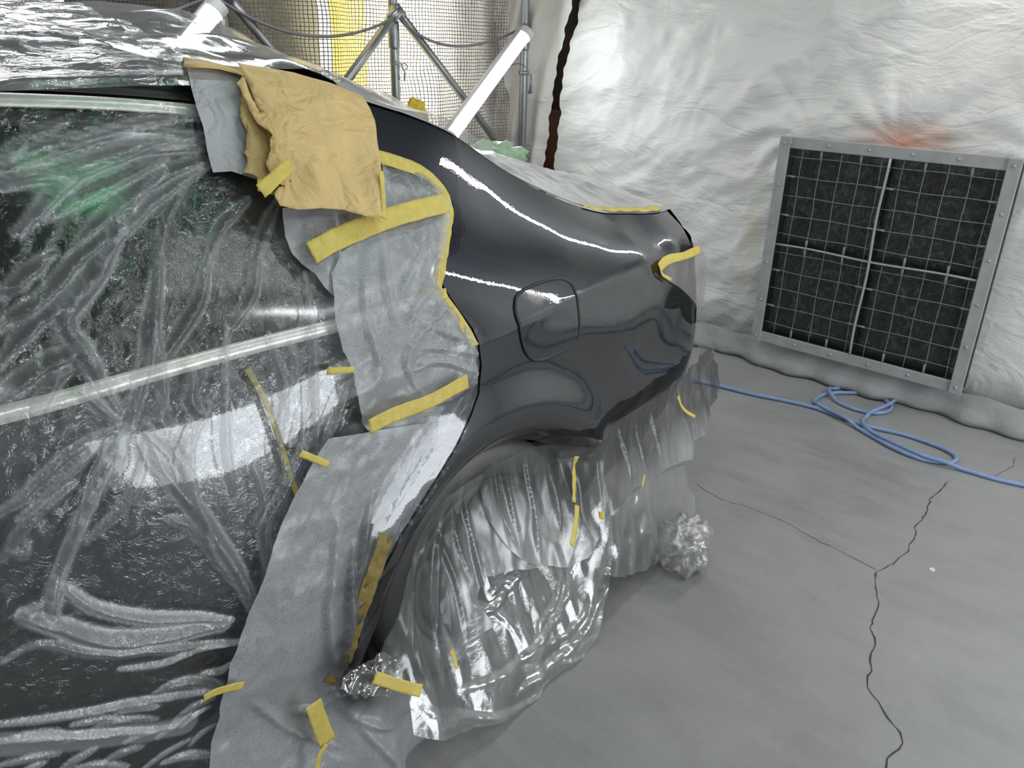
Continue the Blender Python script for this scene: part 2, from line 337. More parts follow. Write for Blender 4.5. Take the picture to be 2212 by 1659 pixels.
def wall_sheet():
    m, nt, out = mat('white_booth_sheet'); v = coords(nt, which='Object')
    geo = N(nt, 'ShaderNodeNewGeometry').outputs['Position']; sp = N(nt, 'ShaderNodeSeparateXYZ', {0: geo})
    n = noise(nt, geo, 0.9, 5, 0.6); col = ramp(nt, n, [(0.3, (0.70, 0.72, 0.70)), (0.7, (0.80, 0.80, 0.78))])
    # overspray stains above the filter frame
    def spot(cy, cz, ry, rz, lo, hi):
        a = math_(nt, 'DIVIDE', math_(nt, 'SUBTRACT', sp.outputs[1], cy), ry); b = math_(nt, 'DIVIDE', math_(nt, 'SUBTRACT', sp.outputs[2], cz), rz)
        d = math_(nt, 'SQRT', math_(nt, 'ADD', math_(nt, 'MULTIPLY', a, a), math_(nt, 'MULTIPLY', b, b)))
        d = math_(nt, 'ADD', d, math_(nt, 'MULTIPLY', math_(nt, 'SUBTRACT', noise(nt, geo, 9, 4, 0.6), 0.5), 0.8))
        return ramp(nt, d, [(lo, 1.0), (hi, 0.0)])
    s1 = spot(STAIN[1]-0.02, STAIN[2]-0.02, 0.24, 0.12, 0.0, 1.0); s2 = spot(STAIN[1]+0.02, STAIN[2], 0.50, 0.13, 0.1, 1.0)
    mx = N(nt, 'ShaderNodeMixRGB', {0: math_(nt, 'MULTIPLY', s2, 0.35), 1: col, 2: (0.45, 0.40, 0.38, 1)})
    mx2 = N(nt, 'ShaderNodeMixRGB', {0: math_(nt, 'MULTIPLY', s1, 0.75), 1: mx.outputs[0], 2: (0.78, 0.25, 0.10, 1)})
    # dust settled towards the hem, and a yellow-brown trace beside the frame
    hz = math_(nt, 'ADD', sp.outputs[2], math_(nt, 'MULTIPLY', math_(nt, 'SUBTRACT', noise(nt, geo, 5, 4, 0.6), 0.5), 0.16))
    low = ramp(nt, hz, [(0.10, 1.0), (0.24, 0.0)])
    mx3 = N(nt, 'ShaderNodeMixRGB', {0: math_(nt, 'MULTIPLY', low, 0.8), 1: mx2.outputs[0], 2: (0.33, 0.33, 0.33, 1)})
    s3 = spot(STAIN[1]+0.66, 0.62, 0.07, 0.35, 0.1, 1.0)
    mx4 = N(nt, 'ShaderNodeMixRGB', {0: math_(nt, 'MULTIPLY', s3, 0.4), 1: mx3.outputs[0], 2: (0.55, 0.50, 0.30, 1)})
    vv = N(nt, 'ShaderNodeMapping', {'Vector': geo, 'Rotation': (0.5, 0, 0), 'Scale': (1, 0.6, 1.5)}).outputs[0]
    a = math_(nt, 'ABSOLUTE', math_(nt, 'SUBTRACT', noise(nt, vv, 3.2, 4, 0.55, 0.9), 0.5)); b = math_(nt, 'ABSOLUTE', math_(nt, 'SUBTRACT', noise(nt, vv, 9, 4, 0.6, 0.6), 0.5))
    h = math_(nt, 'ADD', a, math_(nt, 'MULTIPLY', b, 0.35))
    p = N(nt, 'ShaderNodeBsdfPrincipled', {'Base Color': mx4.outputs[0], 'Roughness': 0.5, 'Normal': bumpy(nt, h, 0.65, 0.04)})
    nt.links.new(p.outputs[0], out.inputs[0]); return m
STAIN = onplane(1945, 305, 0, 3.84)
M['sheet'] = wall_sheet()
def silver():
    m, nt, out = mat('silver_mesh_sheet'); geo = N(nt, 'ShaderNodeNewGeometry').outputs['Position']
    sp = N(nt, 'ShaderNodeSeparateXYZ', {0: geo}); dn = math_(nt, 'MULTIPLY', math_(nt, 'SUBTRACT', noise(nt, geo, 6, 3, 0.5), 0.5), 0.012)
    def line(c, s=0.0225, w=0.11):
        f = math_(nt, 'FRACT', math_(nt, 'DIVIDE', math_(nt, 'ADD', c, math_(nt, 'ADD', dn, 10.0)), s)); f = math_(nt, 'ABSOLUTE', math_(nt, 'SUBTRACT', f, 0.5)); return math_(nt, 'LESS_THAN', f, w)
    g = math_(nt, 'MAXIMUM', line(sp.outputs[0], 0.018, 0.10), line(sp.outputs[2], 0.018, 0.10))
    n = noise(nt, geo, 20, 6, 0.7, 1.5); n2 = noise(nt, geo, 2.2, 4, 0.6)
    nrm = bumpy(nt, math_(nt, 'ADD', n, math_(nt, 'MULTIPLY', n2, 1.0)), 0.9, 0.08)
    col = ramp(nt, noise(nt, geo, 1.3, 3, 0.6), [(0.35, (0.35, 0.35, 0.35)), (0.65, (0.85, 0.84, 0.80))])
    gl = N(nt, 'ShaderNodeBsdfGlossy', {'Color': col, 'Roughness': 0.14, 'Normal': nrm})
    df = N(nt, 'ShaderNodeBsdfDiffuse', {'Color': (0.35, 0.35, 0.35, 1), 'Normal': nrm}); a = N(nt, 'ShaderNodeMixShader', {0: 0.3, 1: gl.outputs[0], 2: df.outputs[0]})
    tl = N(nt, 'ShaderNodeBsdfTranslucent', {'Color': (0.8, 0.8, 0.8, 1)}); tp = N(nt, 'ShaderNodeBsdfTransparent', {'Color': (0.9, 0.9, 0.9, 1)})
    t = N(nt, 'ShaderNodeMixShader', {0: 0.35, 1: tl.outputs[0], 2: tp.outputs[0]})
    b = N(nt, 'ShaderNodeMixShader', {0: 0.42, 1: a.outputs[0], 2: t.outputs[0]})
    gd = N(nt, 'ShaderNodeBsdfPrincipled', {'Base Color': (0.45, 0.45, 0.42, 1), 'Roughness': 0.35, 'Metallic': 0.4, 'Normal': nrm})
    c = N(nt, 'ShaderNodeMixShader', {0: g, 1: b.outputs[0], 2: gd.outputs[0]}); nt.links.new(c.outputs[0], out.inputs[0]); return m
M['silver'] = silver()
def concrete():
    m, nt, out = mat('painted_concrete'); v = coords(nt)
    n = noise(nt, v, 1.6, 6, 0.6, 0.4); n2 = noise(nt, coords(nt, (3, 0.8, 1), (0, 0, 0.6)), 5, 5, 0.65); n3 = noise(nt, v, 60, 3, 0.6)
    f = math_(nt, 'ADD', math_(nt, 'MULTIPLY', n, 0.6), math_(nt, 'ADD', math_(nt, 'MULTIPLY', n2, 0.3), math_(nt, 'MULTIPLY', n3, 0.1)))
    col = ramp(nt, f, [(0.32, (0.21, 0.212, 0.214)), (0.50, (0.285, 0.287, 0.289)), (0.72, (0.35, 0.351, 0.351))])
    sp = noise(nt, v, 85, 2, 0.5); spots = ramp(nt, sp, [(0.80, 0.0), (0.82, 1.0)])
    sq = noise(nt, v, 3.1, 2, 0.5); sk = math_(nt, 'MULTIPLY', spots, ramp(nt, sq, [(0.5, 0.0), (0.6, 1.0)]))
    mx = N(nt, 'ShaderNodeMixRGB', {0: math_(nt, 'MULTIPLY', sk, 0.6), 1: col, 2: (0.6, 0.6, 0.6, 1)})
    p = N(nt, 'ShaderNodeBsdfPrincipled', {'Base Color': mx.outputs[0], 'Roughness': ramp(nt, n2, [(0.3, 0.42), (0.7, 0.6)]), 'Normal': bumpy(nt, n3, 0.15, 0.003)})
    nt.links.new(p.outputs[0], out.inputs[0]); return m
M['floor'] = concrete()
def filt():
    m, nt, out = mat('charcoal_filter_fibre'); v = coords(nt)
    n = noise(nt, v, 22, 8, 0.75, 1.5); n2 = noise(nt, v, 120, 4, 0.7, 1.0)
    col = ramp(nt, n, [(0.35, (0.018, 0.021, 0.024)), (0.52, (0.045, 0.05, 0.054)), (0.68, (0.15, 0.16, 0.165))])
    p = N(nt, 'ShaderNodeBsdfPrincipled', {'Base Color': col, 'Roughness': 0.8, 'Normal': bumpy(nt, math_(nt, 'ADD', n, math_(nt, 'MULTIPLY', n2, 0.4)), 1.0, 0.03)})
    nt.links.new(p.outputs[0], out.inputs[0]); return m
M['filter'] = filt()
# ================================================================== the car body as surfaces
CTRL = []
for x in (-1.2, -0.4, 0.3, 0.8):
    for z, y in ((0.08, 1.27), (0.2, 1.205), (0.4, 1.122), (0.6, 1.110), (0.8, 1.121), (0.93, 1.130), (1.03, 1.15), (1.2, 1.245), (1.33, 1.325), (1.45, 1.405), (1.52, 1.48)): CTRL.append((x, z, y))
for x, z, y in ((1.15, .1, 1.26), (1.15, .3, 1.175), (1.2, .6, 1.135), (1.2, .8, 1.122), (1.15, .93, 1.128), (1.1, 1.03, 1.158), (1.05, 1.2, 1.245), (1.02, 1.33, 1.335), (1.05, 1.42, 1.42), (0.9, 1.45, 1.415),
                (1.31, 1.33, 1.385), (1.31, 1.2, 1.285), (1.28, 1.08, 1.19), (1.3, .97, 1.138), (1.5, 1.215, 1.345), (1.5, 1.1, 1.225), (1.5, 1.0, 1.152), (1.5, .8, 1.12), (1.5, .6, 1.13), (1.5, .4, 1.16),
                (1.66, 1.15, 1.325), (1.66, 1.06, 1.215), (1.81, 1.10, 1.32), (1.81, 1.04, 1.21), (1.81, .98, 1.15), (1.81, .8, 1.13), (1.81, .6, 1.14), (1.81, .4, 1.18), (1.95, 1.08, 1.31), (2.0, 1.0, 1.19), (2.0, .95, 1.168), (2.0, .8, 1.158), (2.0, .6, 1.165), (2.0, .4, 1.2),
                (2.18, 1.06, 1.34), (2.2, 1.0, 1.262), (2.2, .9, 1.225), (2.2, .7, 1.205), (2.2, .5, 1.225), (2.31, 1.05, 1.44), (2.33, .9, 1.345), (2.34, .7, 1.31), (2.34, .5, 1.33), (2.45, .95, 1.60), (2.47, .7, 1.56), (2.47, .5, 1.57)): CTRL.append((x, z, y))
CT = np.array(CTRL)
def _k(r2): return np.where(r2 > 1e-12, 0.5*r2*np.log(r2+1e-12), 0)
_n = len(CT); _A = np.zeros((_n+3, _n+3)); _d = ((CT[:, None, :2]-CT[None, :, :2])**2).sum(-1)
_A[:_n, :_n] = _k(_d)+np.eye(_n)*3e-4; _A[:_n, _n] = 1; _A[:_n, _n+1:] = CT[:, :2]; _A[_n:, :_n] = _A[:_n, _n:].T
_w = np.linalg.solve(_A, np.append(CT[:, 2], [0, 0, 0]))
AX, AZ, AR = 1.195, 0.30, 0.355            # wheel arch centre and lip radius
def S0(x, z):
    x, z = np.asarray(x, float), np.asarray(z, float); r = _w[_n]+_w[_n+1]*x+_w[_n+2]*z
    for i in range(_n): r = r+_w[i]*_k((x-CT[i, 0])**2+(z-CT[i, 1])**2)
    return r
crease_z = interp([-1.2, 0.5, 1.0, 1.2, 1.5, 1.83, 2.2], [0.88, 0.90, 0.935, 0.95, 0.975, 1.005, 1.03])
def S(x, z):
    x, z = np.asarray(x, float), np.asarray(z, float); y = S0(x, z)
    # shoulder crease: a soft ridge standing proud of the panel
    dz = z-crease_z(x); fade = sm(1.02, 1.15, x)
    y = y-fade*0.010*np.exp(-np.abs(dz)/0.035)
    # wheel arch flare and returned lip
    r = np.hypot(x-AX, z-AZ); up = sm(-0.32, 0.1, z-AZ)
    y = y-0.030*np.exp(-((r-(AR+0.085))/0.075)**2)*sm(0.02, 0.2, z)
    y = y+0.030*sm(AR+0.062, AR-0.01, r)
    return y
def Sgrid():
    xs = np.linspace(-1.4, 2.5, 391); zs = np.linspace(0.0, 1.56, 157); X, Z = np.meshgrid(xs, zs, indexing='ij'); return xs, zs, S(X, Z)
GX, GZ, GS = Sgrid()
def SG(x, z):
    u = np.clip((np.asarray(x, float)-GX[0])/(GX[1]-GX[0]), 0, len(GX)-1.001); v = np.clip((np.asarray(z, float)-GZ[0])/(GZ[1]-GZ[0]), 0, len(GZ)-1.001)
    i, j = u.astype(int), v.astype(int); a, b = u-i, v-j
    return (GS[i, j]*(1-a)+GS[i+1, j]*a)*(1-b)+(GS[i, j+1]*(1-a)+GS[i+1, j+1]*a)*b
def P(pts, G=SG): return np.array([onfield(a, b, G) for a, b in pts])
def P2(pts, G=SG): return P(pts, G)[:, [0, 2]]
def sheet(name, poly2, step, yf, mat_, parent=None, attrs=None, solid=0, **k):
    v, f = polysheet(poly2, step); x, z = v[:, 0], v[:, 1]; r = yf(x, z); at = None
    if isinstance(r, tuple): r, at = r
    V = np.stack([x, r, z], 1)
    f = [t if orient(V, t) else t[::-1] for t in f]
    return (part if parent is not None else link)(name, V, f, mat_, **({'parent': parent} if parent is not None else {}), attrs=at, solid=solid, **k)
def orient(V, t):
    a, b, c = V[t[0]], V[t[1]], V[t[2]]; return np.cross(b-a, c-a)[1] < 0
car = empty('car', (0.6, 2.05, 0.0), 'dark metallic grey sedan masked for repainting, its rear quarter panel left bare', 'car')
# ---- quarter panel: outline traced on the body surface
EDGE_TOP = interp([-1.4, 0.3, 0.9, 1.07, 1.31, 1.5, 1.66, 1.81, 1.95, 2.16, 2.3], [1.475, 1.475, 1.455, 1.415, 1.335, 1.22, 1.15, 1.105, 1.085, 1.065, 1.05])
front = [(790, 205), (800, 330), (818, 332), (870, 346), (925, 372), (962, 402), (979, 440), (981, 475), (972, 520), (960, 575), (955, 612), (975, 645), (1000, 680), (1022, 710), (1036, 745), (1041, 790), (1036, 850), (1020, 895), (990, 960), (930, 1060), (870, 1155), (820, 1250), (785, 1340), (755, 1440)]
fr2 = P2(front[1:])
lip = []
th0 = math.atan2(0.22-AZ, 0.77-AX)
for t in np.linspace(math.pi+0.30, 0.62, 60): lip.append((AX+AR*math.cos(t), AZ+AR*math.sin(t)))
lip = np.array(lip)
bot = P2([(1330, 912), (1400, 867), (1455, 822), (1495, 775)])
tail = np.array([(2.22, 0.70), (2.26, 0.80), (2.25, 0.90)]); tl2 = P2([(1500, 640), (1450, 605), (1424, 582), (1424, 570), (1450, 552), (1492, 530)])
tx = np.linspace(2.17, 0.98, 40); top = np.stack([tx, EDGE_TOP(tx)], 1)
poly = np.concatenate([fr2, lip, bot, tail[:1], tl2, top])
PANEL = poly
qp = sheet('quarter_panel', poly, 0.012, lambda x, z: S(x, z), M['paint'], car)
qp['label'] = 'freshly sprayed glossy dark grey quarter panel'
# return flange that turns in at the arch lip, at the door opening and along the bumper joint
def flange(name, curve2, depth, mat_, parent=car, off=0.0, y0=None):
    c = densify(curve2, 0.01, False); y = S(c[:, 0], c[:, 1])+off; V = []; 
    for k in (0, 0.15, 1): V += [(a, yy+depth*k, b) for (a, b), yy in zip(c, y)]
    n = len(c); F = [(r*n+i, r*n+i+1, (r+1)*n+i+1, (r+1)*n+i) for r in range(2) for i in range(n-1)]
    return part(name, V, F, mat_, parent)
flange('wheel_arch_lip', lip, 0.03, M['paint']); flange('door_opening_flange', fr2, 0.03, M['rubber'])
wl = []
for t in np.linspace(math.pi+0.5, -0.5, 50): wl.append((AX+(AR+0.005)*math.cos(t), AZ+(AR+0.005)*math.sin(t)))
c = np.array(wl); V = [(a, 1.19, b) for a, b in c]+[(a, 1.55, b) for a, b in c]; n = len(c)
V += [(AX, 1.55, AZ)]; F = [(i, i+1, n+i+1, n+i) for i in range(n-1)]+[(n+i, n+i+1, 2*n) for i in range(n-1)]
part('wheel_housing', V, F, M['rubber'], car)
# ---- fuel door: its own panel inside a dark gap
fd = P2([(1112, 655), (1120, 634), (1150, 617), (1190, 604), (1215, 603), (1234, 615), (1244, 640), (1250, 690), (1249, 722), (1238, 742), (1205, 763), (1175, 776), (1155, 778), (1140, 768), (1129, 745), (1117, 690)])
fdc = smooth_poly(fd, 6, True); cen = fdc.mean(0)
b = MB(); pp = np.array([(a, float(S(a, c_))-0.0012, c_) for a, c_ in fdc]); pp = np.vstack([pp, pp[:1]]); b.tube(pp, 0.0042, 8, False); gap = b.link('fuel_door_gap', M['rubber'], car)
fdo = sheet('fuel_door', cen+(fdc-cen)*0.972, 0.010, lambda x, z: S(x, z)-0.0022, M['paint'], car)
fdo['label'] = 'round-cornered square fuel filler door'
# ---- remaining body: doors, glass, roof, backlight, deck, bumper
xw = np.linspace(-1.4, 1.02, 60)
b0 = P2([(0, 895), (365, 800), (730, 700)]); bs = (b0[2, 1]-b0[0, 1])/(b0[2, 0]-b0[0, 0])
belt = lambda x: b0[0, 1]+bs*(x-b0[0, 0])
r0 = P2([(0, 215), (200, 222), (430, 240)])
rf = interp([-1.4, r0[0, 0], r0[1, 0], r0[2, 0], 0.95, 1.06], [r0[0, 1]-0.015, r0[0, 1], r0[1, 1], r0[2, 1], r0[2, 1]-0.055, r0[2, 1]-0.10])
print('belt', b0, 'roofchrome', r0)
dz = [(x, 0.16) for x in np.linspace(-1.4, 0.72, 8)]
arcd = [(AX+(AR+0.09)*math.cos(t), AZ+(AR+0.09)*math.sin(t)) for t in np.linspace(math.pi+0.2, math.pi*0.72, 12)]
frc = fr2[::-1]
dp = dz+[tuple(p) for p in frc[1:14]]; dp = [p for p in dp if p[1] < belt(p[0])]+[(1.10, belt(1.1)-0.01), (-1.4, belt(-1.4))]
sheet('rear_door', dp, 0.03, lambda x, z: S(x, z)+0.004, M['paint'], car)
wp = [(x, belt(x)) for x in np.linspace(-1.4, 1.1, 20)]+[(1.15, 1.12), (1.15, 1.22), (1.10, 1.29)]+[(x, rf(x)) for x in np.linspace(1.0, -1.4, 30)]
sheet('window_glass', wp, 0.03, lambda x, z: S(x, z)+0.006, M['glass'], car)
def strip(name, xs, zf, w, t, mat_, off=-0.004):
    V = []; F = []
    xs = np.array(xs); nx = len(xs)
    for (dz_, dy) in ((-w/2, 0), (-w/2*0.8, -t), (w/2*0.8, -t), (w/2, 0)):
        z = zf(xs)+dz_; V += list(zip(xs, S(xs, z)+off+dy, z))
    F = [(r*nx+i, r*nx+i+1, (r+1)*nx+i+1, (r+1)*nx+i) for r in range(3) for i in range(nx-1)]
    return part(name, V, F, mat_, car)
strip('belt_trim', np.linspace(-1.4, 1.03, 70), belt, 0.024, 0.006, M['chrome'])['label'] = 'bright satin chrome strip below the window'
strip('roof_trim', np.linspace(-1.4, 1.0, 70), rf, 0.02, 0.006, M['chrome'])['label'] = 'bright satin chrome strip above the window'
strip('window_seal', np.linspace(-1.4, 1.06, 70), lambda x: rf(x)-0.024, 0.024, 0.003, M['rubber'], 0.0)
strip('door_gap', np.linspace(-1.4, 1.0, 70), lambda x: rf(x)+0.022, 0.016, 0.002, M['rubber'], 0.0)
rl = [(x, rf(x)+0.012) for x in np.linspace(-1.4, 0.98, 30)]+[(x, EDGE_TOP(x)+0.001) for x in np.linspace(1.0, -1.4, 30)]
sheet('roof_rail', rl, 0.02, lambda x, z: S(x, z)+0.002, M['paint'], car)
# roof, backlight and deck: height over (x, y) between the two shoulder edges
YC = 2.05
crown = interp([-1.4, 0.5, 0.9, 1.3, 1.7, 1.85, 2.3], [0.075, 0.075, 0.07, 0.05, 0.03, 0.03, 0.02])
def TOP(x, y):
    ze = EDGE_TOP(x); ye = SG(x, ze); t = np.clip((y-YC)/(YC-ye), -1.0, 1.0); return ze+crown(x)*(1-t*t)
def toppatch(name, x0, x1, mat_, nx=40, ny=30, off=0.0):
    xs = np.linspace(x0, x1, nx); V = []
    for x in xs:
        ye = float(SG(x, EDGE_TOP(x))); yy = np.linspace(ye-0.004, 2*YC-ye, ny); V += [(x, y, float(TOP(x, y))+off) for y in yy]
    return part(name, V, gridfaces(nx, ny)[:, ::-1], mat_, car)
toppatch('roof', -1.4, 1.0, M['paint']); toppatch('rear_window', 1.0, 1.72, M['glass'], off=-0.004); toppatch('trunk_lid', 1.72, 2.3, M['paint'])
# far side and tail close the body
xs = np.linspace(-1.4, 2.28, 60); zs = np.linspace(0.16, 1.0, 24); V = []
for x in xs:
    for t in np.linspace(0, 1, 30):
        z = 0.16+(EDGE_TOP(x)-0.16)*t; V.append((x, 2*YC-float(SG(x, z)), z))
part('far_side', V, gridfaces(60, 30), M['paint'], car)
V = []; zs = np.linspace(0.2, 1.05, 20)
for z in zs:
    ys = float(SG(2.27, z)); 
    for t in np.linspace(0, 1, 16):
        y = ys+(2*YC-2*ys)*t; V.append((2.27+0.12*math.sin(math.pi*t)**0.6*0.8, y, z))
part('tail_panel', V, gridfaces(20, 16), M['paint'], car)
V = []; bx = np.linspace(1.52, 2.27, 40)
btop = interp([1.5, bot[0, 0], bot[1, 0], bot[2, 0], bot[3, 0], 2.27], [bot[0, 1]-0.03, bot[0, 1], bot[1, 1], bot[2, 1], bot[3, 1], 0.70])
for x in bx:
    for t in np.linspace(0, 1, 14):
        z = btop(x)-0.004-t*(btop(x)-0.24); V.append((x, float(S(x, z))+0.006+0.05*t*t, z))
part('rear_bumper', V, gridfaces(40, 14), M['paint'], car)
# tail lamp body under its masking
tlp = P2([(1424, 575), (1450, 552), (1492, 530)]); tp = np.vstack([tlp, [(2.27, 1.0), (2.27, 0.72)], P2([(1500, 640), (1450, 605)])])
sheet('tail_light', tp, 0.02, lambda x, z: S(x, z)+0.004, simple('lamp_lens', (0.05, 0.012, 0.012), 0.15), car)
# wheel
wc = np.array((AX, 1.175, 0.325)); R_ = 0.325
def lathe(prof, c, n=64):
    V = []; 
    for (r, y) in prof:
        for k in range(n): a = 2*math.pi*k/n; V.append((c[0]+r*math.cos(a), c[1]+y, c[2]+r*math.sin(a)))
    F = [(i*n+k, i*n+(k+1) % n, (i+1)*n+(k+1) % n, (i+1)*n+k) for i in range(len(prof)-1) for k in range(n)]
    return V, F
V, F = lathe([(0.225, 0.02), (0.235, 0.0), (0.27, -0.012), (0.305, 0.0), (0.322, 0.02), (0.325, 0.05), (0.325, 0.19), (0.3, 0.21), (0.22, 0.2)], wc); tyre = part('tyre', V, F, M['tyre'], car)
V, F = lathe([(0.228, 0.0), (0.222, -0.006), (0.212, 0.0), (0.205, 0.05), (0.2, 0.15), (0.03, 0.16)], wc); rim = part('wheel_rim', V, F, M['alloy'], car)
m_ = MB()
for k in range(5):
    a = 2*math.pi*k/5+0.3; u = np.array((math.cos(a), 0, math.sin(a))); m_.bar(wc+u*0.03+np.array((0, .03, 0)), wc+u*0.215+np.array((0, .01, 0)), 0.045, 0.02, (0, 1, 0))
m_.tube([wc+np.array((0, 0.0, 0)), wc+np.array((0, 0.06, 0))], 0.05, 20); m_.link('wheel_spokes', M['alloy'], car)
# ================================================================== the booth
XE, YS = 3.84, 3.5
def plane_obj(name, V, mat_, kind='structure', **k):
    o = link(name, V, [(0, 1, 2, 3)], mat_, smooth=False, recenter=False); return props(o, kind=kind, **k)
fl = plane_obj('floor', [(-3, -2.2, 0), (4.6, -2.2, 0), (4.6, 4.2, 0), (-3, 4.2, 0)], M['floor'])
plane_obj('ceiling', [(-3, -2.2, 2.75), (-3, 4.2, 2.75), (4.6, 4.2, 2.75), (4.6, -2.2, 2.75)], M['ceil'])
nearm = simple('near_white_sheet', (0.62, 0.63, 0.62), 0.6, 0, 0.05, 3, 0.5, 5, 0.03)
plane_obj('wall_near', [(-3, -1.9, 0), (-3, -1.9, 2.75), (XE+.2, -1.9, 2.75), (XE+.2, -1.9, 0)], nearm)
plane_obj('wall_left', [(-2.9, -2, 0), (-2.9, 4.2, 0), (-2.9, 4.2, 2.75), (-2.9, -2, 2.75)], nearm)
def crackpath(pts, w):
    q = []
    P_ = [onplane(a, b, 2, 0.0)[:2] for a, b in pts]; P_ = densify(np.array(P_), 0.018, False); n = len(P_)
    j = np.cumsum(rng.normal(0, 0.004, (n, 2)), axis=0); j -= np.linspace(0, 1, n)[:, None]*j[-1]; P_ = P_+j*0.8
    V = []; T = np.gradient(P_, axis=0); T /= np.linalg.norm(T, axis=1)[:, None]; ww = w*rng.uniform(0.3, 1.2, n); ww[0] = ww[-1] = 0.0003
    V = [(p[0]-t[1]*a, p[1]+t[0]*a, 0.0008) for p, t, a in zip(P_, T, ww)]+[(p[0]+t[1]*a, p[1]-t[0]*a, 0.0008) for p, t, a in zip(P_, T, ww)]
    return V, [(i, i+1, n+i+1, n+i) for i in range(n-1)]
for pts, w in (([(1895, 1236), (1893, 1275), (1886, 1310), (1872, 1350), (1880, 1385), (1868, 1420), (1870, 1445), (1862, 1480), (1880, 1510), (1905, 1545), (1925, 1575), (1935, 1600), (1915, 1640), (1908, 1690)], 0.0026),
               ([(1895, 1236), (1925, 1222), (1970, 1195), (1996, 1160), (1998, 1135), (2015, 1110), (2020, 1080), (2040, 1060), (2052, 1038)], 0.0022),
               ([(1895, 1236), (1860, 1215), (1800, 1185), (1745, 1160), (1690, 1128), (1630, 1105), (1560, 1080), (1505, 1045)], 0.0010),
               ([(2190, 988), (2185, 1010), (2170, 1020), (2148, 1030)], 0.001)):
    V, F = crackpath(pts, w); o = part('crack', V, F, M['crack'], fl, smooth=False)
# ---- end wall sheet, hung fabric with folds
def endwall(y, z):
    w = y+0.10*(z-1.2)*0.6
    f = 0.020*np.sin(w*9.0+1.5*np.sin(z*0.7))*sm(0.3, 2.2, z)+0.014*np.sin(w*23+z*1.2)*sm(0.6, 2.4, z)*fbm(y*1.5, z*0.7, 4, 2)
    c = 0.048*crumple(y, z, 0.60, 3, 3, 1.8, 2.5)*(0.35+0.8*sm(1.0, 1.9, y))+0.022*crumple(y, z, 0.20, 8, 2, 1.6, 2.4)*(0.2+0.9*sm(1.0, 1.9, y)+0.5*sm(.5, .1, z))
    # pulled radial creases from the frame's upper corners
    for (cy, cz, ph) in ((STAIN[1]+0.42, 1.17, 0.3), (STAIN[1]-0.62, 1.16, 1.1), (STAIN[1]+0.02, 1.15, .2)):
        a = np.arctan2(z-cz, y-cy); r = np.hypot(z-cz, y-cy); c = c+0.010*np.abs(np.sin(a*6+ph+2*fbm(y*2, z*2, 9, 2)))*np.exp(-((r-0.22)/0.22)**2)
    return XE+0.03-f-c
def hung(name, ylo, yhi, zlo, zhi, fn, step=0.016, kind='structure', m=None):
    c_ = lambda f: f(1.0) if callable(f) else f
    ny, nz = int((c_(yhi)-c_(ylo))/step)+2, int((zhi-zlo)/step)
    V = []
    zz = np.linspace(zlo, zhi, nz)
    Y = np.array([np.linspace(ylo(z) if callable(ylo) else ylo, yhi(z) if callable(yhi) else yhi, ny) for z in zz]); Z = np.repeat(zz[:, None], ny, 1)
    X = fn(Y, Z); V = np.stack([X, Y, Z], -1).reshape(-1, 3)
    return props(link(name, V, gridfaces(nz, ny), m or M['sheet'], recenter=False), kind=kind)
# slit in the sheet: right edge (belongs to the big sheet) and left edge (short return piece)
slr = [onplane(a, b, 0, XE-0.02) for a, b in ((1240, 8), (1232, 60), (1222, 110), (1212, 190), (1208, 240), (1205, 300), (1196, 362))]
sll = [onplane(a, b, 0, XE-0.02) for a, b in ((1238, 8), (1226, 50), (1215, 100), (1203, 160), (1198, 200), (1190, 240), (1186, 290), (1176, 362))]
def edge(pts):
    p = sorted([(q[2], q[1]) for q in pts]); zs = [p[0][0]-0.9]+[a for a, _ in p]+[p[-1][0]+1.0]; ys = [p[0][1]+0.03]+[b for _, b in p]+[p[-1][1]-0.06]
    return interp(zs, ys)
er, el = edge(slr), edge(sll)
print('slit', [tuple(np.round(q, 2)) for q in slr])
wob = lambda z: 0.006*np.sin(z*37)+0.004*np.sin(z*91)
def bigsheet(y, z): return endwall(y, z)-0.05*np.exp(-((y-er(z))/0.10)**2)
hung('wall_right', -1.95, lambda z: float(er(z)+wob(z)), 0.0, 2.76, bigsheet)
def retsheet(y, z):
    t = (y-el(z)); return XE-0.03+0.02*np.sin(t*40+z*2)*sm(0, .1, t)-0.05*sm(0.12, 0.3, t)+0.02*crumple(y, z, 0.3, 5, 2)
hung('wall_corner', lambda z: float(el(z)-wob(z+.03)), 3.6, 0.0, 2.76, retsheet, 0.014)
plane_obj('wall_behind', [(XE+0.5, 1.5, 0), (XE+0.5, 4.4, 0), (XE+0.5, 4.4, 2.75), (XE+0.5, 1.5, 2.75)], simple('dark_brown_board', (0.022, 0.012, 0.010), 0.7))
plane_obj('trim_1', [(XE+0.42, 2.2, 0), (XE+0.42, 4.2, 0), (XE+0.42, 4.2, 1.13), (XE+0.42, 2.2, 1.13)], M['bwall'])
# skirting: the grey dusty hem of the sheet lying along the floor
ys = np.linspace(-1.95, 3.2, 260); V = []
for y in ys:
    bul = 0.055+0.018*math.sin(y*5+1)+0.015*math.sin(y*13)+0.012*math.sin(y*31)
    for (dx, z) in ((0.0, 0.125), (0.01, 0.11), (bul*0.5, 0.09), (bul*0.9, 0.06), (bul+0.02, 0.03), (bul+0.012, 0.008), (bul-0.01, 0.002)):
        V.append((XE-0.035-dx, y, z+0.006*math.sin(y*23+dx*90)*(z > 0.01)))
props(link('baseboard_right', V, gridfaces(260, 7), M['skirting'], recenter=False), kind='structure')
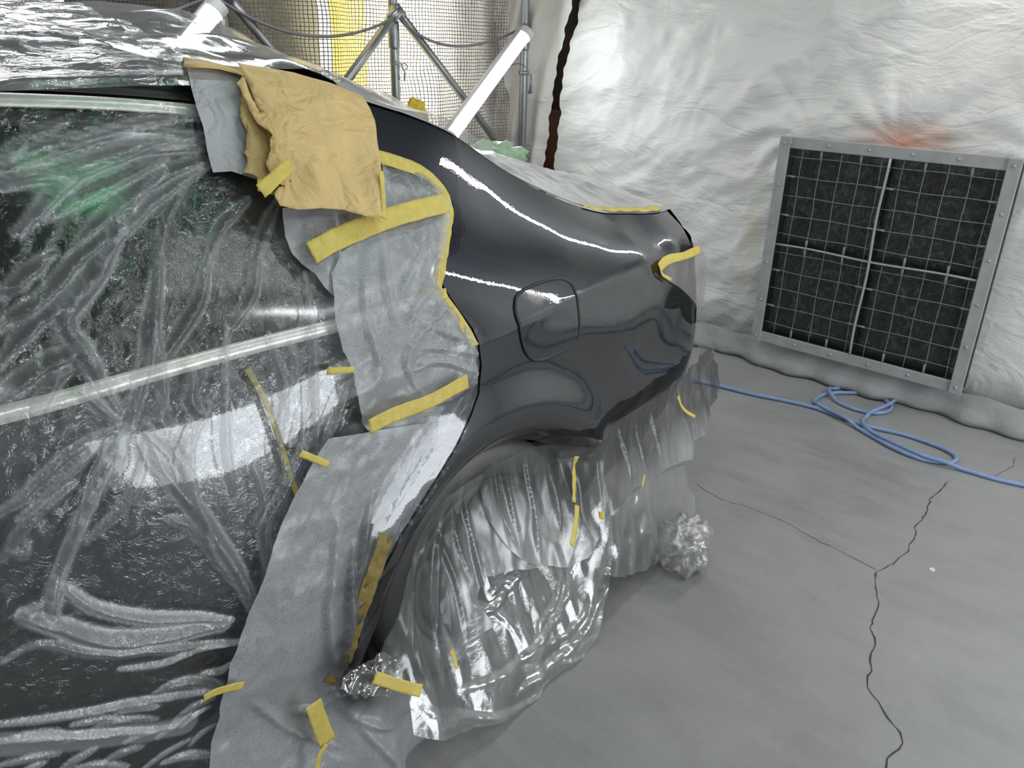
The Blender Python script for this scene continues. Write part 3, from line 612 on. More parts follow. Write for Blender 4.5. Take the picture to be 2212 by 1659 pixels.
# ---- side wall: silver mesh sheet, backlit window panes behind
def sidewall(x, z): return YS+0.02+0.035*np.sin(x*7+0.8*np.sin(z*2))*0.6+0.02*np.sin(x*19+z)+0.05*crumple(x, z, 0.35, 2, 3)
xs = np.linspace(-2.9, XE+0.1, 400); zs = np.linspace(0, 2.76, 170); X, Z = np.meshgrid(xs, zs, indexing='ij')
V = np.stack([X, sidewall(X, Z), Z], -1).reshape(-1, 3); props(link('wall_side', V, gridfaces(400, 170), M['silver'], recenter=False), kind='structure')
plane_obj('wall_back', [(-3, 4.1, 0), (-3, 4.1, 2.75), (5, 4.1, 2.75), (5, 4.1, 0)], simple('outer_wall', (0.10, 0.10, 0.10), 0.8))
def pane(name, a, b, z0, z1, col, s, y=3.75):
    x0, x1 = onplane(a, 100, 1, y)[0], onplane(b, 100, 1, y)[0]
    return plane_obj(name, [(x0, y, z0), (x1, y, z0), (x1, y, z1), (x0, y, z1)], emis(name+'_light', col, s))
pane('window_1', 690, 716, 1.0, 2.4, (0.85, 0.85, 1.0), 8); pane('window_2', 717, 790, 1.12, 2.4, (1.0, 0.78, 0.05), 10); pane('window_3', 792, 925, 1.0, 2.4, (1.0, 0.96, 0.90), 10)
pane('window_4', 926, 944, 1.0, 2.4, (1.0, 0.88, 0.74), 8)
plane_obj('added_glow_pane', [(1.3, -1.86, 0.0), (1.3, -1.86, 1.0), (2.9, -1.86, 1.0), (2.9, -1.86, 0.0)], emis('added_low_glow', (0.93, 0.97, 1.0), 9.0))  # added unseen glowing pane, placed for the bright reflection low on the door
plane_obj('added_ceiling_pane', [(1.45, -0.75, 2.73), (2.35, -0.75, 2.73), (2.35, 0.0, 2.73), (1.45, 0.0, 2.73)], emis('added_ceiling_glow', (0.95, 0.98, 1.0), 2.2))  # added glowing ceiling panel, placed to brighten the side window's reflection
# ---- scaffold poles, braces, clamps, cables
def at(px, py, y): return onplane(px, py, 1, y)
pp = []
for i, (px, lab) in enumerate(((478, 'steel upright tube behind the upper tube light above the car roof'), (850, 'steel upright tube in front of the yellow backlit strip, cord knotted on it'), (1134, 'steel upright tube in the corner beside the white sheet'))):
    x = at(px, 60, 3.38)[0]; t = empty('scaffold_pole', (x, 3.38, 0), lab, 'pole', 'upright booth poles')
    m_ = MB(); m_.tube([(x, 3.38, 0.0), (x, 3.38, 1.53), (x, 3.38, 2.74)], 0.024, 16); m_.link('tube', M['steel'], t); pp.append(x)
    m_ = MB(); m_.tube([(x, 3.38, 1.62), (x, 3.38, 1.60), (x, 3.38, 1.50), (x, 3.38, 1.49)], [0.026, 0.029, 0.029, 0.026], 16); m_.link('sleeve', M['steel'], t)
    if i == 2:
        m_ = MB(); q = at(1131, 158, 3.35); m_.tube([(x, 3.38, q[2]-0.012), (x, 3.38, q[2]+0.012)], 0.031, 16); m_.box((x+0.035, 3.36, q[2]-0.06), (0.006, 0.012, 0.055)); m_.link('clamp', M['brace'], t)
        m_ = MB(); q = at(1128, 348, 3.35); m_.tube([(x, 3.38, q[2]-0.008), (x, 3.38, q[2]+0.008)], 0.03, 16); m_.link('clamp', M['rubber'], t)
def brace(a, b, lab, y=3.33, w=0.036):
    A, B = at(*a, y), at(*b, y); t = empty('diagonal_brace', B, lab, 'brace', None)
    m_ = MB(); m_.bar(A, B, 0.026, w, (0, 1, 0)); m_.link('channel_bar', M['brace'], t)
    d = (A-B)/np.linalg.norm(A-B); m_ = MB(); m_.bar(A-d*0.02, A+d*0.045, 0.034, w+0.012, (0, 1, 0)); m_.link('end_bracket', M['steel'], t)
    m_ = MB(); m_.tube([A+np.array((0, -0.012, 0)), A+np.array((0, -0.026, 0))], 0.012, 6); m_.link('bolt', M['steel'], t)
    return t
brace((862, 28), (1095, 335), 'thin steel brace falling right from the middle pole behind the long tube light')
brace((850, 34), (690, 256), 'steel brace falling left from the middle pole across the yellow strip', 3.30, 0.042)
brace((492, -8), (668, 205), 'steel brace falling right from the left pole to the car roof')
brace((-14, -22), (100, 82), 'pale steel brace at the upper left corner above the covered roof')
def sag(a, b, mid, y, lab, r=0.007):
    A, B, C_ = at(*a, y), at(*b, y), at(*mid, y); t = np.linspace(0, 1, 30)[:, None]; K = 2*C_-0.5*(A+B); Pn = (1-t)**2*A+2*t*(1-t)*K+t*t*B
    m_ = MB(); m_.tube(Pn, r, 8); return props(m_.link('hanging_cable', M['cable']), lab, 'cable', 'cables looped between the poles')
sag((862, 38), (1142, 52), (990, 100), 3.3, 'grey cable sagging between the middle pole and the corner pole')
sag((478, 2), (852, 38), (680, 78), 3.3, 'grey cable sagging between the left pole and the middle pole')
sag((55, 12), (470, -14), (240, 52), 3.3, 'grey cable sagging above the covered roof at upper left')
sag((1085, 152), (1134, 145), (1116, 138), 3.36, 'short grey wire beside the corner pole', 0.004)
q = at(858, 140, 3.34); m_ = MB(); m_.tube([q+np.array(v) for v in ((-.03, 0, .0), (0, -.02, .01), (.03, 0, .0), (.05, 0, .01), (.06, -.01, -.01), (.045, 0, -.03), (.03, 0, -.01), (.02, -.01, .0), (.05, 0, -.04), (.045, 0, -.075))], 0.004, 6)
m_.tube([q+np.array(v) for v in ((.0, -.02, 0), (-.01, -.02, -.03), (-.005, -.02, -.07))], 0.005, 6); props(m_.link('tie_cord', M['cord']), 'grey cord tied in a bow around the middle pole', 'cord')
def tubelight(a, b, lab, y=3.2, w=0.085):
    A, B = at(*a, y), at(*b, y); t = empty('tube_light', B, lab, 'light', 'slanted tube lights'); d = (B-A)/np.linalg.norm(B-A); nrm = np.array((0, -1.0, 0)); u = np.cross(d, nrm)
    m_ = MB(); m_.bar(A+np.array((0, .03, 0)), B+np.array((0, .03, 0)), w, 0.03, (0, 1, 0)) ; m_.link('housing', M['white_plastic'], t)
    V = []; n = 10
    for c_ in (A+d*0.04, B-d*0.04):
        for k in range(n+1): an = math.pi*k/n; V.append(c_+u*math.cos(an)*w*0.42+nrm*math.sin(an)*0.035+np.array((0, .015, 0)))
    part('diffuser', V, [(k, k+1, n+1+k+1, n+1+k) for k in range(n)], M['tube'], t)
    for c_ in (A, B-d*0.04):
        m_ = MB(); V = []
        for cc in (c_, c_+d*0.04):
            for k in range(n+1): an = math.pi*k/n; V.append(cc+u*math.cos(an)*w*0.5+nrm*math.sin(an)*0.042+np.array((0, .015, 0)))
        m_.add(V, [(k, k+1, n+1+k+1, n+1+k) for k in range(n)]+[tuple(range(n+1)), tuple(range(n+1, 2*n+2))[::-1]]); m_.link('end_cap', M['white_plastic'], t, smooth=False)
    m_ = MB(); m_.bar(A-d*0.05+np.array((0, .06, 0)), A+d*0.03+np.array((0, .05, 0)), 0.03, 0.012, (0, 1, 0)); m_.link('bracket', M['brace'], t)
    c_ = (A+B)/2-np.array((0, 0.03, 0)); l = area('tube_light_glow', c_, c_+nrm, 0.06, float(np.linalg.norm(B-A)), 8, (0.92, 0.97, 1.0)); Zv = Vector(-nrm); Yv = Vector(d); Xv = Yv.cross(Zv)
    l.rotation_euler = Matrix((Xv, Yv, Zv)).transposed().to_euler(); return t
tubelight((1143, 68), (970, 305), 'long slanted tube light hanging in front of the corner pole')
tubelight((478, 10), (330, 190), 'slanted tube light rising from behind the covered car roof')
# ---- exhaust filter frame against the end wall
XF = XE-0.10
TLc, TRc, BLc, BRc = [onplane(a, b, 0, XF) for a, b in ((1690, 291), (2213, 345), (1624, 731), (2078, 852))]
print('filter', TLc, TRc, BLc, BRc)
y0, y1 = (TLc[1]+BLc[1])/2, (TRc[1]+BRc[1])/2; z1, z0 = (TLc[2]+TRc[2])/2, (BLc[2]+BRc[2])/2
ff = empty('exhaust_filter', (XF, (y0+y1)/2, z0), 'square grey steel exhaust filter frame with charcoal media standing against the white sheet', 'filter'); fw = 0.052
def rail(a, b, name='frame_rail'):
    m_ = MB(); m_.bar(a, b, fw, 0.014, (1, 0, 0)) if abs(a[2]-b[2]) > .1 else m_.bar(a, b, fw, 0.014, (1, 0, 0)); o = m_.link(name, M['frame'], ff, smooth=False); bv = o.modifiers.new('bevel', 'BEVEL'); bv.width = 0.003; bv.segments = 2
    a, b = np.array(a), np.array(b); n = 6
    for k in range(n):
        p = a+(b-a)*(0.03+0.94*k/(n-1)); m_ = MB(); m_.tube([p+np.array((0.0, 0, 0)), p+np.array((-0.012, 0, 0))], [0.009, 0.006], 8); s = m_.link('screw', M['frame'], ff)
h_ = fw/2
rail((XF-.012, y0-h_, z0), (XF-.012, y0-h_, z1)); rail((XF-.012, y1+h_, z0), (XF-.012, y1+h_, z1)); rail((XF, y0-0.02, z1-h_), (XF, y1+0.02, z1-h_)); rail((XF, y0-0.02, z0+h_), (XF, y1+0.02, z0+h_))
ya, yb, za, zb = y0-fw, y1+fw, z0+fw, z1-fw; ym, zm = (ya+yb)/2, (za+zb)/2
m_ = MB(); m_.box((XF+.075, (y0+y1)/2, (z0+z1)/2), (.016, abs(y1-y0)/2-.01, (z1-z0)/2-.01)); bx_ = m_.link('backing_box', M['rubber'], ff, smooth=False)
for (u0, u1, w0, w1) in ((ya, ym, zm, zb), (ym, yb, zm, zb), (ya, ym, za, zm), (ym, yb, za, zm)):
    n = 46; Y, Z = np.meshgrid(np.linspace(u0-.001, u1+.001, n), np.linspace(w0+.001, w1-.001, n), indexing='ij')
    e = np.minimum(np.minimum(u0-Y, Y-u1), np.minimum(Z-w0, w1-Z)); X = XF+0.050-0.025*sm(0, 0.03, e)-0.010*crumple(Y, Z, 0.06, 3, 3)
    part('filter_pad', np.stack([X, Y, Z], -1).reshape(-1, 3), gridfaces(n, n), M['filter'], ff)
    m_ = MB()
    for k in range(1, 6):
        yy = u0+(u1-u0)*(k-0.35)/5; m_.tube([(XF+.006, yy+0.002*math.sin(t*9+k), w0+(w1-w0)*t) for t in np.linspace(0, 1, 14)], 0.0019, 6)
    for k in range(1, 6):
        zz = w0+(w1-w0)*(k-0.4)/5; m_.tube([(XF+.003, u0+(u1-u0)*t, zz+0.002*math.sin(t*8+k*2)) for t in np.linspace(0, 1, 14)], 0.0019, 6)
    m_.link('wire_grid', M['wire'], ff)
    for k in (1, 3):
        yy = u0+(u1-u0)*(k+0.65)/5
        for zc in (w0+.02, w1-.02): m_ = MB(); m_.tube([(XF+.002, yy, zc-.022), (XF+.002, yy, zc+.022)], 0.0055, 8); m_.link('wire_clip', M['wire'], ff)
        zz = w0+(w1-w0)*(k+0.6)/5
        for yc in (u0-.02, u1+.02): m_ = MB(); m_.tube([(XF, yc-.02, zz), (XF, yc+.02, zz)], 0.005, 8); m_.link('wire_clip', M['wire'], ff)
m_ = MB(); m_.tube([(XF-.006, ym+0.004*math.sin(t*11), za+(zb-za)*t) for t in np.linspace(0, 1, 20)], 0.006, 8); m_.link('cross_bar', M['frame'], ff)
m_ = MB(); m_.tube([(XF-.002, ya+(yb-ya)*t, zm+0.004*math.sin(t*9)) for t in np.linspace(0, 1, 20)], 0.005, 8); m_.link('cross_bar', M['frame'], ff)
# ---- blue air hose on the floor
hp = [(1500, 822), (1548, 832), (1620, 850), (1700, 866), (1765, 882), (1820, 903), (1880, 922), (1950, 938), (2010, 958), (2050, 975), (2065, 988), (2058, 998), (2030, 998), (1985, 990), (1930, 968), (1880, 940), (1830, 912), (1785, 890), (1762, 875), (1762, 862), (1790, 850), (1850, 849), (1900, 858), (1925, 876), (1918, 888), (1890, 892), (1850, 885), (1810, 868), (1790, 850), (1800, 840), (1845, 836), (1900, 846), (1932, 862), (1925, 876), (1895, 890), (1872, 900), (1862, 918), (1880, 938), (1930, 964), (2000, 994), (2080, 1014), (2150, 1034), (2225, 1051), (2300, 1068)]
h3 = np.array([onplane(a, b, 2, 0.010) for a, b in hp]); h3 = smooth_poly(h3, 8); h3[:, 2] = 0.010
lift = np.zeros(len(h3)); 
for i in range(len(h3)):
    d = np.hypot(*(h3[:i, :2]-h3[i, :2]).T) if i > 20 else np.array([9]); d = d[:-14] if len(d) > 14 else np.array([9])
    if len(d) and d.min() < 0.03: lift[i] = 1
lift = np.convolve(lift, np.ones(7)/7, 'same'); h3[:, 2] += 0.016*np.clip(lift*1.5, 0, 1)
m_ = MB(); m_.tube(h3, 0.0085, 10); props(m_.link('air_hose', M['hose']), 'blue air hose coiled in loops on the concrete floor before the filter frame', 'hose')

for a, b, lab in ((1586, 764, 'small cream scrap of paper on the floor near the skirting'), (1641, 791, 'tiny cream scrap of paper on the open floor'), (2013, 1231, 'small pale fleck on the floor beside the crack fork')):
    q = onplane(a, b, 2, 0.0); V = [(q[0]+0.012*math.cos(t)*(1+.3*math.sin(3*t+a)), q[1]+0.009*math.sin(t), h) for h in (0.0004, 0.002) for t in np.linspace(0, 2*math.pi, 9)[:-1]]
    props(link('paper_scrap', V, [tuple(range(8))[::-1], tuple(range(8, 16))]+[(i, (i+1) % 8, 8+(i+1) % 8, 8+i) for i in range(8)], M['scrap'], smooth=False), lab, 'scrap')
# ================================================================== masking films, papers and tapes
def Gw(x, z):      # body surface that runs on gently past the rear corner
    x = np.asarray(x, float); return SG(np.minimum(x, 2.15), z)+np.clip(x-2.15, 0, None)*0.30
def Gd(x, z):      # film hanging from the sill
    return SG(x, np.maximum(z, 0.36))
def skirt(out, top=0.62):
    return lambda x, z: Gw(x, np.maximum(z, 0.52))-0.012-out*sm(top, 0.0, np.asarray(z, float))
def off(G, o): return lambda x, z: G(x, z)-o
def folds(x, z, L, G=SG, seed=0, k=1.0, jit=1.0):
    h = np.zeros(x.shape); dn = np.zeros(x.shape)
    for (pts, w, hh, de) in L:
        pl = smooth_poly(P2(pts, G), 6); m = (x > pl[:, 0].min()-w*2.5) & (x < pl[:, 0].max()+w*2.5) & (z > pl[:, 1].min()-w*2.5) & (z < pl[:, 1].max()+w*2.5)
        if not m.any(): continue
        xx, zz = x[m], z[m]; d, s, t = polydist(xx, zz, pl); sd = d*s+0.0025*jit*(fbm(xx*40, zz*40, seed+1, 2)-0.4)
        ww = w*(0.35+0.65*np.sin(np.pi*np.clip(t, 0.02, 0.98))**0.6)
        prof = np.where(sd < 0, np.clip(1+sd/np.maximum(ww*0.45, .0055), 0, 1), np.clip(1-sd/ww, 0, 1))
        h[m] = np.maximum(h[m], 0)+k*hh*prof*np.sin(np.pi*np.clip(t, 0.03, 0.97))**0.5
        band = sm(ww*1.15, ww*0.8, np.abs(sd-ww*0.2)); edge_ = np.exp(-((np.abs(sd-ww*0.2)-ww*0.85)/(0.10*ww+0.0018))**2)
        dn[m] = np.maximum(dn[m], de*(0.55*band+0.75*edge_))
    return h, dn
DOOR = [  # traced folds: points, half width, height, whiteness
 ([(268, 905), (215, 1010), (150, 1150), (112, 1245), (104, 1310)], .012, .012, .5), ([(275, 915), (190, 1075), (130, 1230), (115, 1320)], .007, .010, .6),
 ([(300, 915), (340, 1010), (420, 1110), (500, 1230), (545, 1330)], .018, .018, .45), ([(300, 905), (380, 990), (420, 1110), (440, 1180), (500, 1260)], .010, .012, .35),
 ([(260, 910), (150, 960), (40, 1060), (-30, 1110)], .010, .010, .4), ([(475, 850), (478, 960), (495, 1060)], .010, .012, .1), ([(440, 870), (400, 980), (415, 1120), (470, 1200), (545, 1310)], .009, .012, .4),
 ([(600, 870), (592, 960), (600, 1040)], .010, .014, .4), ([(690, 900), (640, 980), (600, 1060), (560, 1140), (580, 1270)], .014, .014, .35), ([(745, 825), (715, 900), (680, 985)], .010, .014, .35), ([(650, 900), (640, 960), (610, 1010)], .006, .009, .4),
 ([(128, 1255), (190, 1305), (300, 1330), (400, 1330), (490, 1335)], .013, .016, 1.0), ([(42, 1322), (110, 1345), (200, 1378), (300, 1378), (430, 1355), (475, 1350)], .020, .016, .8), ([(0, 1420), (80, 1382), (200, 1405), (330, 1398), (530, 1378)], .009, .010, .45),
 ([(250, 1438), (330, 1430), (430, 1395), (525, 1380)], .006, .010, .75), ([(330, 1492), (370, 1472), (430, 1470), (480, 1484)], .012, .012, .5), ([(-20, 1557), (160, 1535), (350, 1500), (470, 1484)], .008, .012, .75), ([(-20, 1592), (110, 1583), (250, 1575), (380, 1560)], .007, .012, .6),
 ([(95, 1290), (60, 1310), (42, 1325), (100, 1345)], .012, .012, .6), ([(105, 1240), (98, 1290), (112, 1322)], .010, .012, .5), ([(430, 1450), (470, 1445), (490, 1430)], .008, .010, .7),
 ([(-10, 345), (100, 312), (200, 290), (320, 264), (440, 250)], .009, .012, .5), ([(-10, 368), (130, 322), (240, 290), (330, 287), (420, 300)], .010, .014, .5), ([(0, 402), (60, 385), (130, 375), (230, 345), (310, 312), (430, 297)], .018, .018, .6),
 ([(30, 500), (150, 385), (240, 340), (330, 322), (435, 318)], .016, .018, .5), ([(80, 472), (180, 422), (290, 372), (352, 340)], .012, .012, .4), ([(160, 520), (250, 440), (340, 385), (452, 340)], .014, .016, .4), ([(205, 565), (280, 475), (360, 410), (458, 342)], .010, .014, .55),
 ([(330, 560), (350, 480), (380, 420), (402, 388)], .008, .010, .35), ([(440, 560), (470, 490), (530, 430)], .010, .012, .3), ([(545, 565), (565, 500), (590, 440)], .012, .012, .2), ([(0, 330), (30, 320), (45, 300)], .01, .01, .4),
 ([(280, 430), (300, 410), (350, 360)], .006, .01, .7), ([(0, 388), (80, 380), (135, 395)], .014, .012, .5), ([(40, 270), (60, 290), (130, 262)], .008, .01, .3),
 ([(238, 425), (228, 520), (160, 620), (122, 680), (172, 770), (245, 885)], .018, .018, .45), ([(335, 550), (315, 680), (298, 790), (270, 895)], .016, .018, .35), ([(440, 560), (420, 640), (385, 700), (330, 780)], .014, .014, .25), ([(548, 560), (530, 640), (480, 710)], .012, .012, .2),
 ([(-10, 705), (80, 640), (160, 560), (265, 475)], .014, .016, .4), ([(-10, 785), (60, 700), (130, 640), (170, 570)], .012, .014, .4), ([(-10, 860), (80, 790), (170, 745)], .016, .016, .35), ([(-10, 640), (60, 580), (110, 540)], .012, .014, .4), ([(60, 900), (110, 820), (180, 770)], .012, .012, .35),
 ([(650, 590), (662, 700), (668, 830), (672, 980)], .009, .014, .4), ([(570, 720), (600, 830), (610, 900)], .010, .014, .35), ([(620, 740), (628, 800), (600, 850)], .008, .012, .35), ([(480, 700), (476, 790), (478, 870)], .006, .012, .55), ([(325, 690), (330, 780), (335, 860), (300, 905)], .012, .014, .4),
 ([(400, 800), (395, 860), (430, 890), (440, 870)], .016, .014, .25), ([(375, 940), (395, 980), (400, 1010)], .012, .012, .3), ([(160, 835), (210, 880), (245, 905)], .010, .014, .6), ([(250, 930), (240, 1000), (225, 1030)], .012, .014, .6), ([(215, 940), (150, 1000), (100, 1050), (30, 1110)], .008, .01, .45), ([(300, 940), (295, 1010), (250, 1090), (180, 1160)], .010, .01, .4),
 ([(540, 1000), (560, 1080), (545, 1150)], .008, .01, .3), ([(0, 1200), (60, 1110), (150, 1040)], .01, .012, .35), ([(10, 1180), (45, 1190), (50, 1160)], .008, .01, .4), ([(350, 1115), (400, 1130), (415, 1165)], .010, .012, .5), ([(575, 1210), (560, 1270), (575, 1300)], .008, .01, .3),
 ([(150, 1557), (210, 1547), (270, 1546)], 0.006, 0.006, 0.72), ([(265, 1595), (300, 1578), (335, 1570)], 0.006, 0.006, 0.74), ([(375, 1545), (415, 1520), (455, 1503)], 0.008, 0.006, 0.53), ([(388, 1562), (416, 1538), (445, 1522)], 0.005, 0.006, 0.83), ([(-10, 1645), (55, 1629), (120, 1622)], 0.006, 0.006, 0.59), ([(120, 1665), (160, 1634), (200, 1612)], 0.009, 0.006, 0.69), ([(290, 1665), (345, 1624), (400, 1592)], 0.008, 0.006, 0.69), ([(335, 1585), (380, 1554), (425, 1532)], 0.008, 0.006, 0.56), ([(160, 1652), (212, 1646), (265, 1648)], 0.008, 0.006, 0.85), ([(30, 1668), (60, 1650), (90, 1640)], 0.007, 0.006, 0.80), ([(215, 1642), (257, 1619), (300, 1605)], 0.008, 0.006, 0.53), ([(405, 1600), (430, 1576), (455, 1560)], 0.008, 0.006, 0.74), ([(200, 1560), (265, 1548), (330, 1545)], 0.006, 0.006, 0.51), ([(20, 1585), (80, 1577), (140, 1578)], 0.008, 0.006, 0.69), ([(250, 1530), (290, 1521), (330, 1520)], 0.008, 0.006, 0.85), ([(345, 1640), (392, 1621), (440, 1610)], 0.008, 0.006, 0.87), ([(140, 1590), (185, 1578), (230, 1575)], 0.007, 0.006, 0.82)]
def rough_px(x, z, lst):
    r = np.zeros(x.shape)
    for (a, b, ra, k) in lst:
        c = P2([(a, b)])[0]; r = np.maximum(r, k*np.exp(-(((x-c[0])**2+(z-c[1])**2)/ra**2)))
    return r
def doorfilm(x, z):
    h, dn = folds(x, z, DOOR)
    R = rough_px(x, z, [(90, 640, .11, 1), (170, 760, .08, 1), (230, 620, .05, .9), (40, 480, .08, .8), (390, 840, .05, 1), (330, 900, .05, .9), (100, 900, .08, .6), (60, 1330, .05, .6), (250, 480, .05, .7), (430, 270, .06, .8), (90, 1100, .08, .4), (620, 680, .05, .3), (200, 950, .05, .7), (240, 1100, .05, .4)])
    c1 = crumple(x, z, .055, 3, 3, 1.8, 0.9); c2 = crumple(x, z, .16, 9, 2, 1.5, 1.2)
    sill = sm(0.34, 0.2, z); st = crumple(x, z, .05, 17, 3, 4.5, 0.25)
    y = Gd(x, z)-0.010-h-0.022*R*(c1+0.5)-0.004*(c2+.5)-sill*(0.012+0.03*(st+.5)*0.7)
    lf = sm(0.35, 0.62, fbm(x*9, z*9, 33, 3))
    den = dn+0.15*R*sm(0.05, 0.35, c1)+0.22*sill*sm(0.0, 0.2, st)
    # paint-dulled light band of doubled film along the sill
    c = smooth_poly(P2([(-40, 1600), (150, 1592), (300, 1575), (400, 1560)]), 6); d, s, t = polydist(x, z, c); den = den+0.42*sm(.022, .016, d)
    return y, {'dens': np.clip(den, 0, 1)}
ce = P2([(432, 222), (455, 300), (540, 372), (600, 430), (690, 560), (740, 650), (770, 800), (800, 900), (740, 960), (660, 1090), (570, 1290), (510, 1480), (470, 1600), (455, 1700)], Gd)
do = np.vstack([[(-0.75, 1.455), (-0.2, 1.462), (0.3, 1.46)], ce, [(0.45, 0.04), (-0.75, 0.04)]])
o = sheet('masking_film', do, 0.0046, doorfilm, M['film']); props(o, 'clear crinkled plastic masking film clinging over the window and rear door', 'plastic film')
# roof film
def topsheet(name, x0, x1, v0, v1, nx, nv, hf, mat_, label, cat='plastic film', densf=None, edge_=None):
    xs = np.linspace(x0, x1, nx); V = []; dn = []
    for x in xs:
        ye = float(SG(x, EDGE_TOP(x)))
        for v in np.linspace(v0, v1, nv):
            if v < 0: z = float(EDGE_TOP(x))+v; y = float(SG(x, z))-0.022
            else: y = ye+v*(2*YC-2*ye); z = float(TOP(x, y))
            V.append((x, y, z, v))
    V = np.array(V); dz_, dy_ = hf(V[:, 0], V[:, 1], V[:, 3]); A = np.stack([V[:, 0], V[:, 1]-dy_, V[:, 2]+dz_], 1)
    at = {'dens': densf(V[:, 0], V[:, 1], V[:, 3])} if densf else None
    return props(link(name, A, gridfaces(nx, nv)[:, ::-1], mat_, attrs=at), label, cat)
def rooff(x, y, v):
    c = crumple(x, y*1.0, .30, 4, 3, 5.0, 0.10); c2 = crumple(x, y, .09, 6, 3, 3.5, -0.05); w = 0.010+0.030*(c+.5)+0.014*(c2+.5)
    side = sm(0.05, -0.01, v); w = w*(1-0.55*side)
    return w*(1-side*0.8)+0.012*sm(0.1, 0.5, v), w*side
vv = np.concatenate([[0]])
topsheet('masking_film', -0.75, 0.72, -0.02, 0.75, 250, 150, rooff, M['film_roof'], 'clear wrinkled plastic film spread over the car roof', densf=lambda x, y, v: 0.5*sm(-.1, .25, crumple(x, y, .12, 41, 3, 4.0, .08)))
def hump(x, y, v): 
    c = crumple(x, y, .25, 14, 2, 2, .3); return 0.015+0.03*(c+.5)+0.045*np.exp(-((x-0.93)/.22)**2-((v-.45)/.25)**2), 0*x
topsheet('masking_film', 0.60, 1.45, 0.015, 0.85, 110, 76, hump, M['film_clear'], 'loose clear sheet humped over the back of the roof beside the tan paper', densf=lambda x, y, v: 0.4+0*x)
def winp(x, y, v): c = crumple(x, y, .12, 24, 2, 2, .5); return 0.004+0.010*(c+.5)*sm(0,.05,v)+0.018*sm(0.0, 0.15, v), 0*x
topsheet('masking_sheet', 1.08, 1.80, 0.012, 0.9, 100, 76, winp, M['greypaper'], 'pale masking sheet over the rear window behind the bare pillar', 'masking sheet')
def deckf(x, y, v):
    c = crumple(x, y, .16, 44, 3, 1.6, .4); m_ = np.exp(-((x-1.75)/.28)**2)*sm(0.0, 0.3, v); return 0.008+0.022*(c+.5)*sm(0, .08, v)+0.055*m_+0.02*sm(0.02, 0.2, v), 0*x
topsheet('masking_film', 1.52, 2.20, 0.012, 0.9, 130, 110, deckf, M['deckfilm'], 'milky plastic film over the trunk lid')
# frosted sheets beside the bare panel
EDGEC = smooth_poly(P2([(822, 345), (880, 352), (930, 378), (965, 410), (978, 455), (970, 520), (958, 575), (952, 612), (985, 665), (1018, 712), (1034, 760), (1038, 800), (1030, 860), (990, 955), (930, 1060), (870, 1155), (815, 1260), (785, 1340), (750, 1440)]), 5)
def frost(off, folds_, seed, amp=0.006, lowflare=0.0):
    def f(x, z):
        h, dn = folds(x, z, folds_, Gd, seed); d, s, t = polydist(x, z, EDGEC)
        c = crumple(x, z, .12, seed, 3, 1.4, 0.7); c2 = crumple(x, z, .035, seed+4, 3, 1.6, 0.9); near = sm(0.10, 0.015, d)
        clear = sm(0.17, 0.07, d+0.05*(fbm(x*16, z*16, seed+2, 3)-0.45))*sm(0.40, 0.50, t)*sm(0.92, 0.72, t)
        clear = np.maximum(clear, 0.55*sm(0.06, 0.02, d))
        fl = lowflare*sm(0.34, 0.0, z)
        return Gd(x, z)-off*(.3+.7*sm(0.0, 0.06, d))-h*sm(0.0, .03, d)-amp*(c+.5)*2*sm(-.01, .03, d)-0.016*near*(c2+.5)*sm(0.004, 0.02, d)-0.003*(c2+.5)-fl, {'dens': np.clip(clear, 0, 1), 'spray_shade': np.clip(sm(.14, .0, d+.05*(fbm(x*14, z*14, seed, 3)-.45))*sm(.42, .6, t)*(.75+1.0*fbm(x*25, z*25, seed+1, 3)), 0, 1)}
    return f
props(sheet('masking_sheet', P2([(608, 448), (700, 450), (822, 462), (850, 520), (800, 590), (745, 620), (724, 641), (700, 620), (682, 592), (655, 572), (632, 548), (613, 510)], off(SG, .026)), 0.008, frost(0.020, [([(640, 455), (650, 510), (690, 580)], .02, .008, 0), ([(700, 455), (705, 520), (722, 600)], .016, .010, 0)], 3), M['frost']), 'small frosted sheet hanging below the tan paper', 'masking sheet')
LB = [([(1030, 735), (960, 715), (890, 690), (850, 660)], .012, .010, 0), ([(1028, 760), (960, 745), (880, 740)], .010, .010, 0), ([(1020, 800), (930, 770), (860, 800)], .012, .012, 0), ([(960, 640), (900, 690), (850, 770), (895, 850)], .014, .012, 0), ([(940, 560), (880, 640), (850, 700)], .014, .010, 0), ([(800, 520), (810, 620), (830, 700)], .02, .010, 0), ([(890, 480), (870, 560), (830, 640)], .012, .008, 0), ([(1000, 820), (940, 850), (900, 850)], .012, .012, 0), ([(760, 600), (770, 700), (800, 790)], .022, .010, 0)]
props(sheet('masking_sheet', P2([(824, 350), (880, 358), (930, 383), (960, 412), (972, 450), (968, 500), (953, 570), (948, 612), (975, 655), (1010, 706), (1030, 755), (1034, 800), (1020, 860), (990, 905), (940, 926), (880, 928), (800, 936), (782, 912), (770, 850), (762, 800), (738, 757), (722, 690), (720, 640), (714, 590), (735, 545), (800, 505), (828, 470)], off(Gd, .03)), 0.0065, frost(0.024, LB, 9), M['frost']), 'frosted masking sheet taped along the pillar and door edge of the bare panel', 'masking sheet')
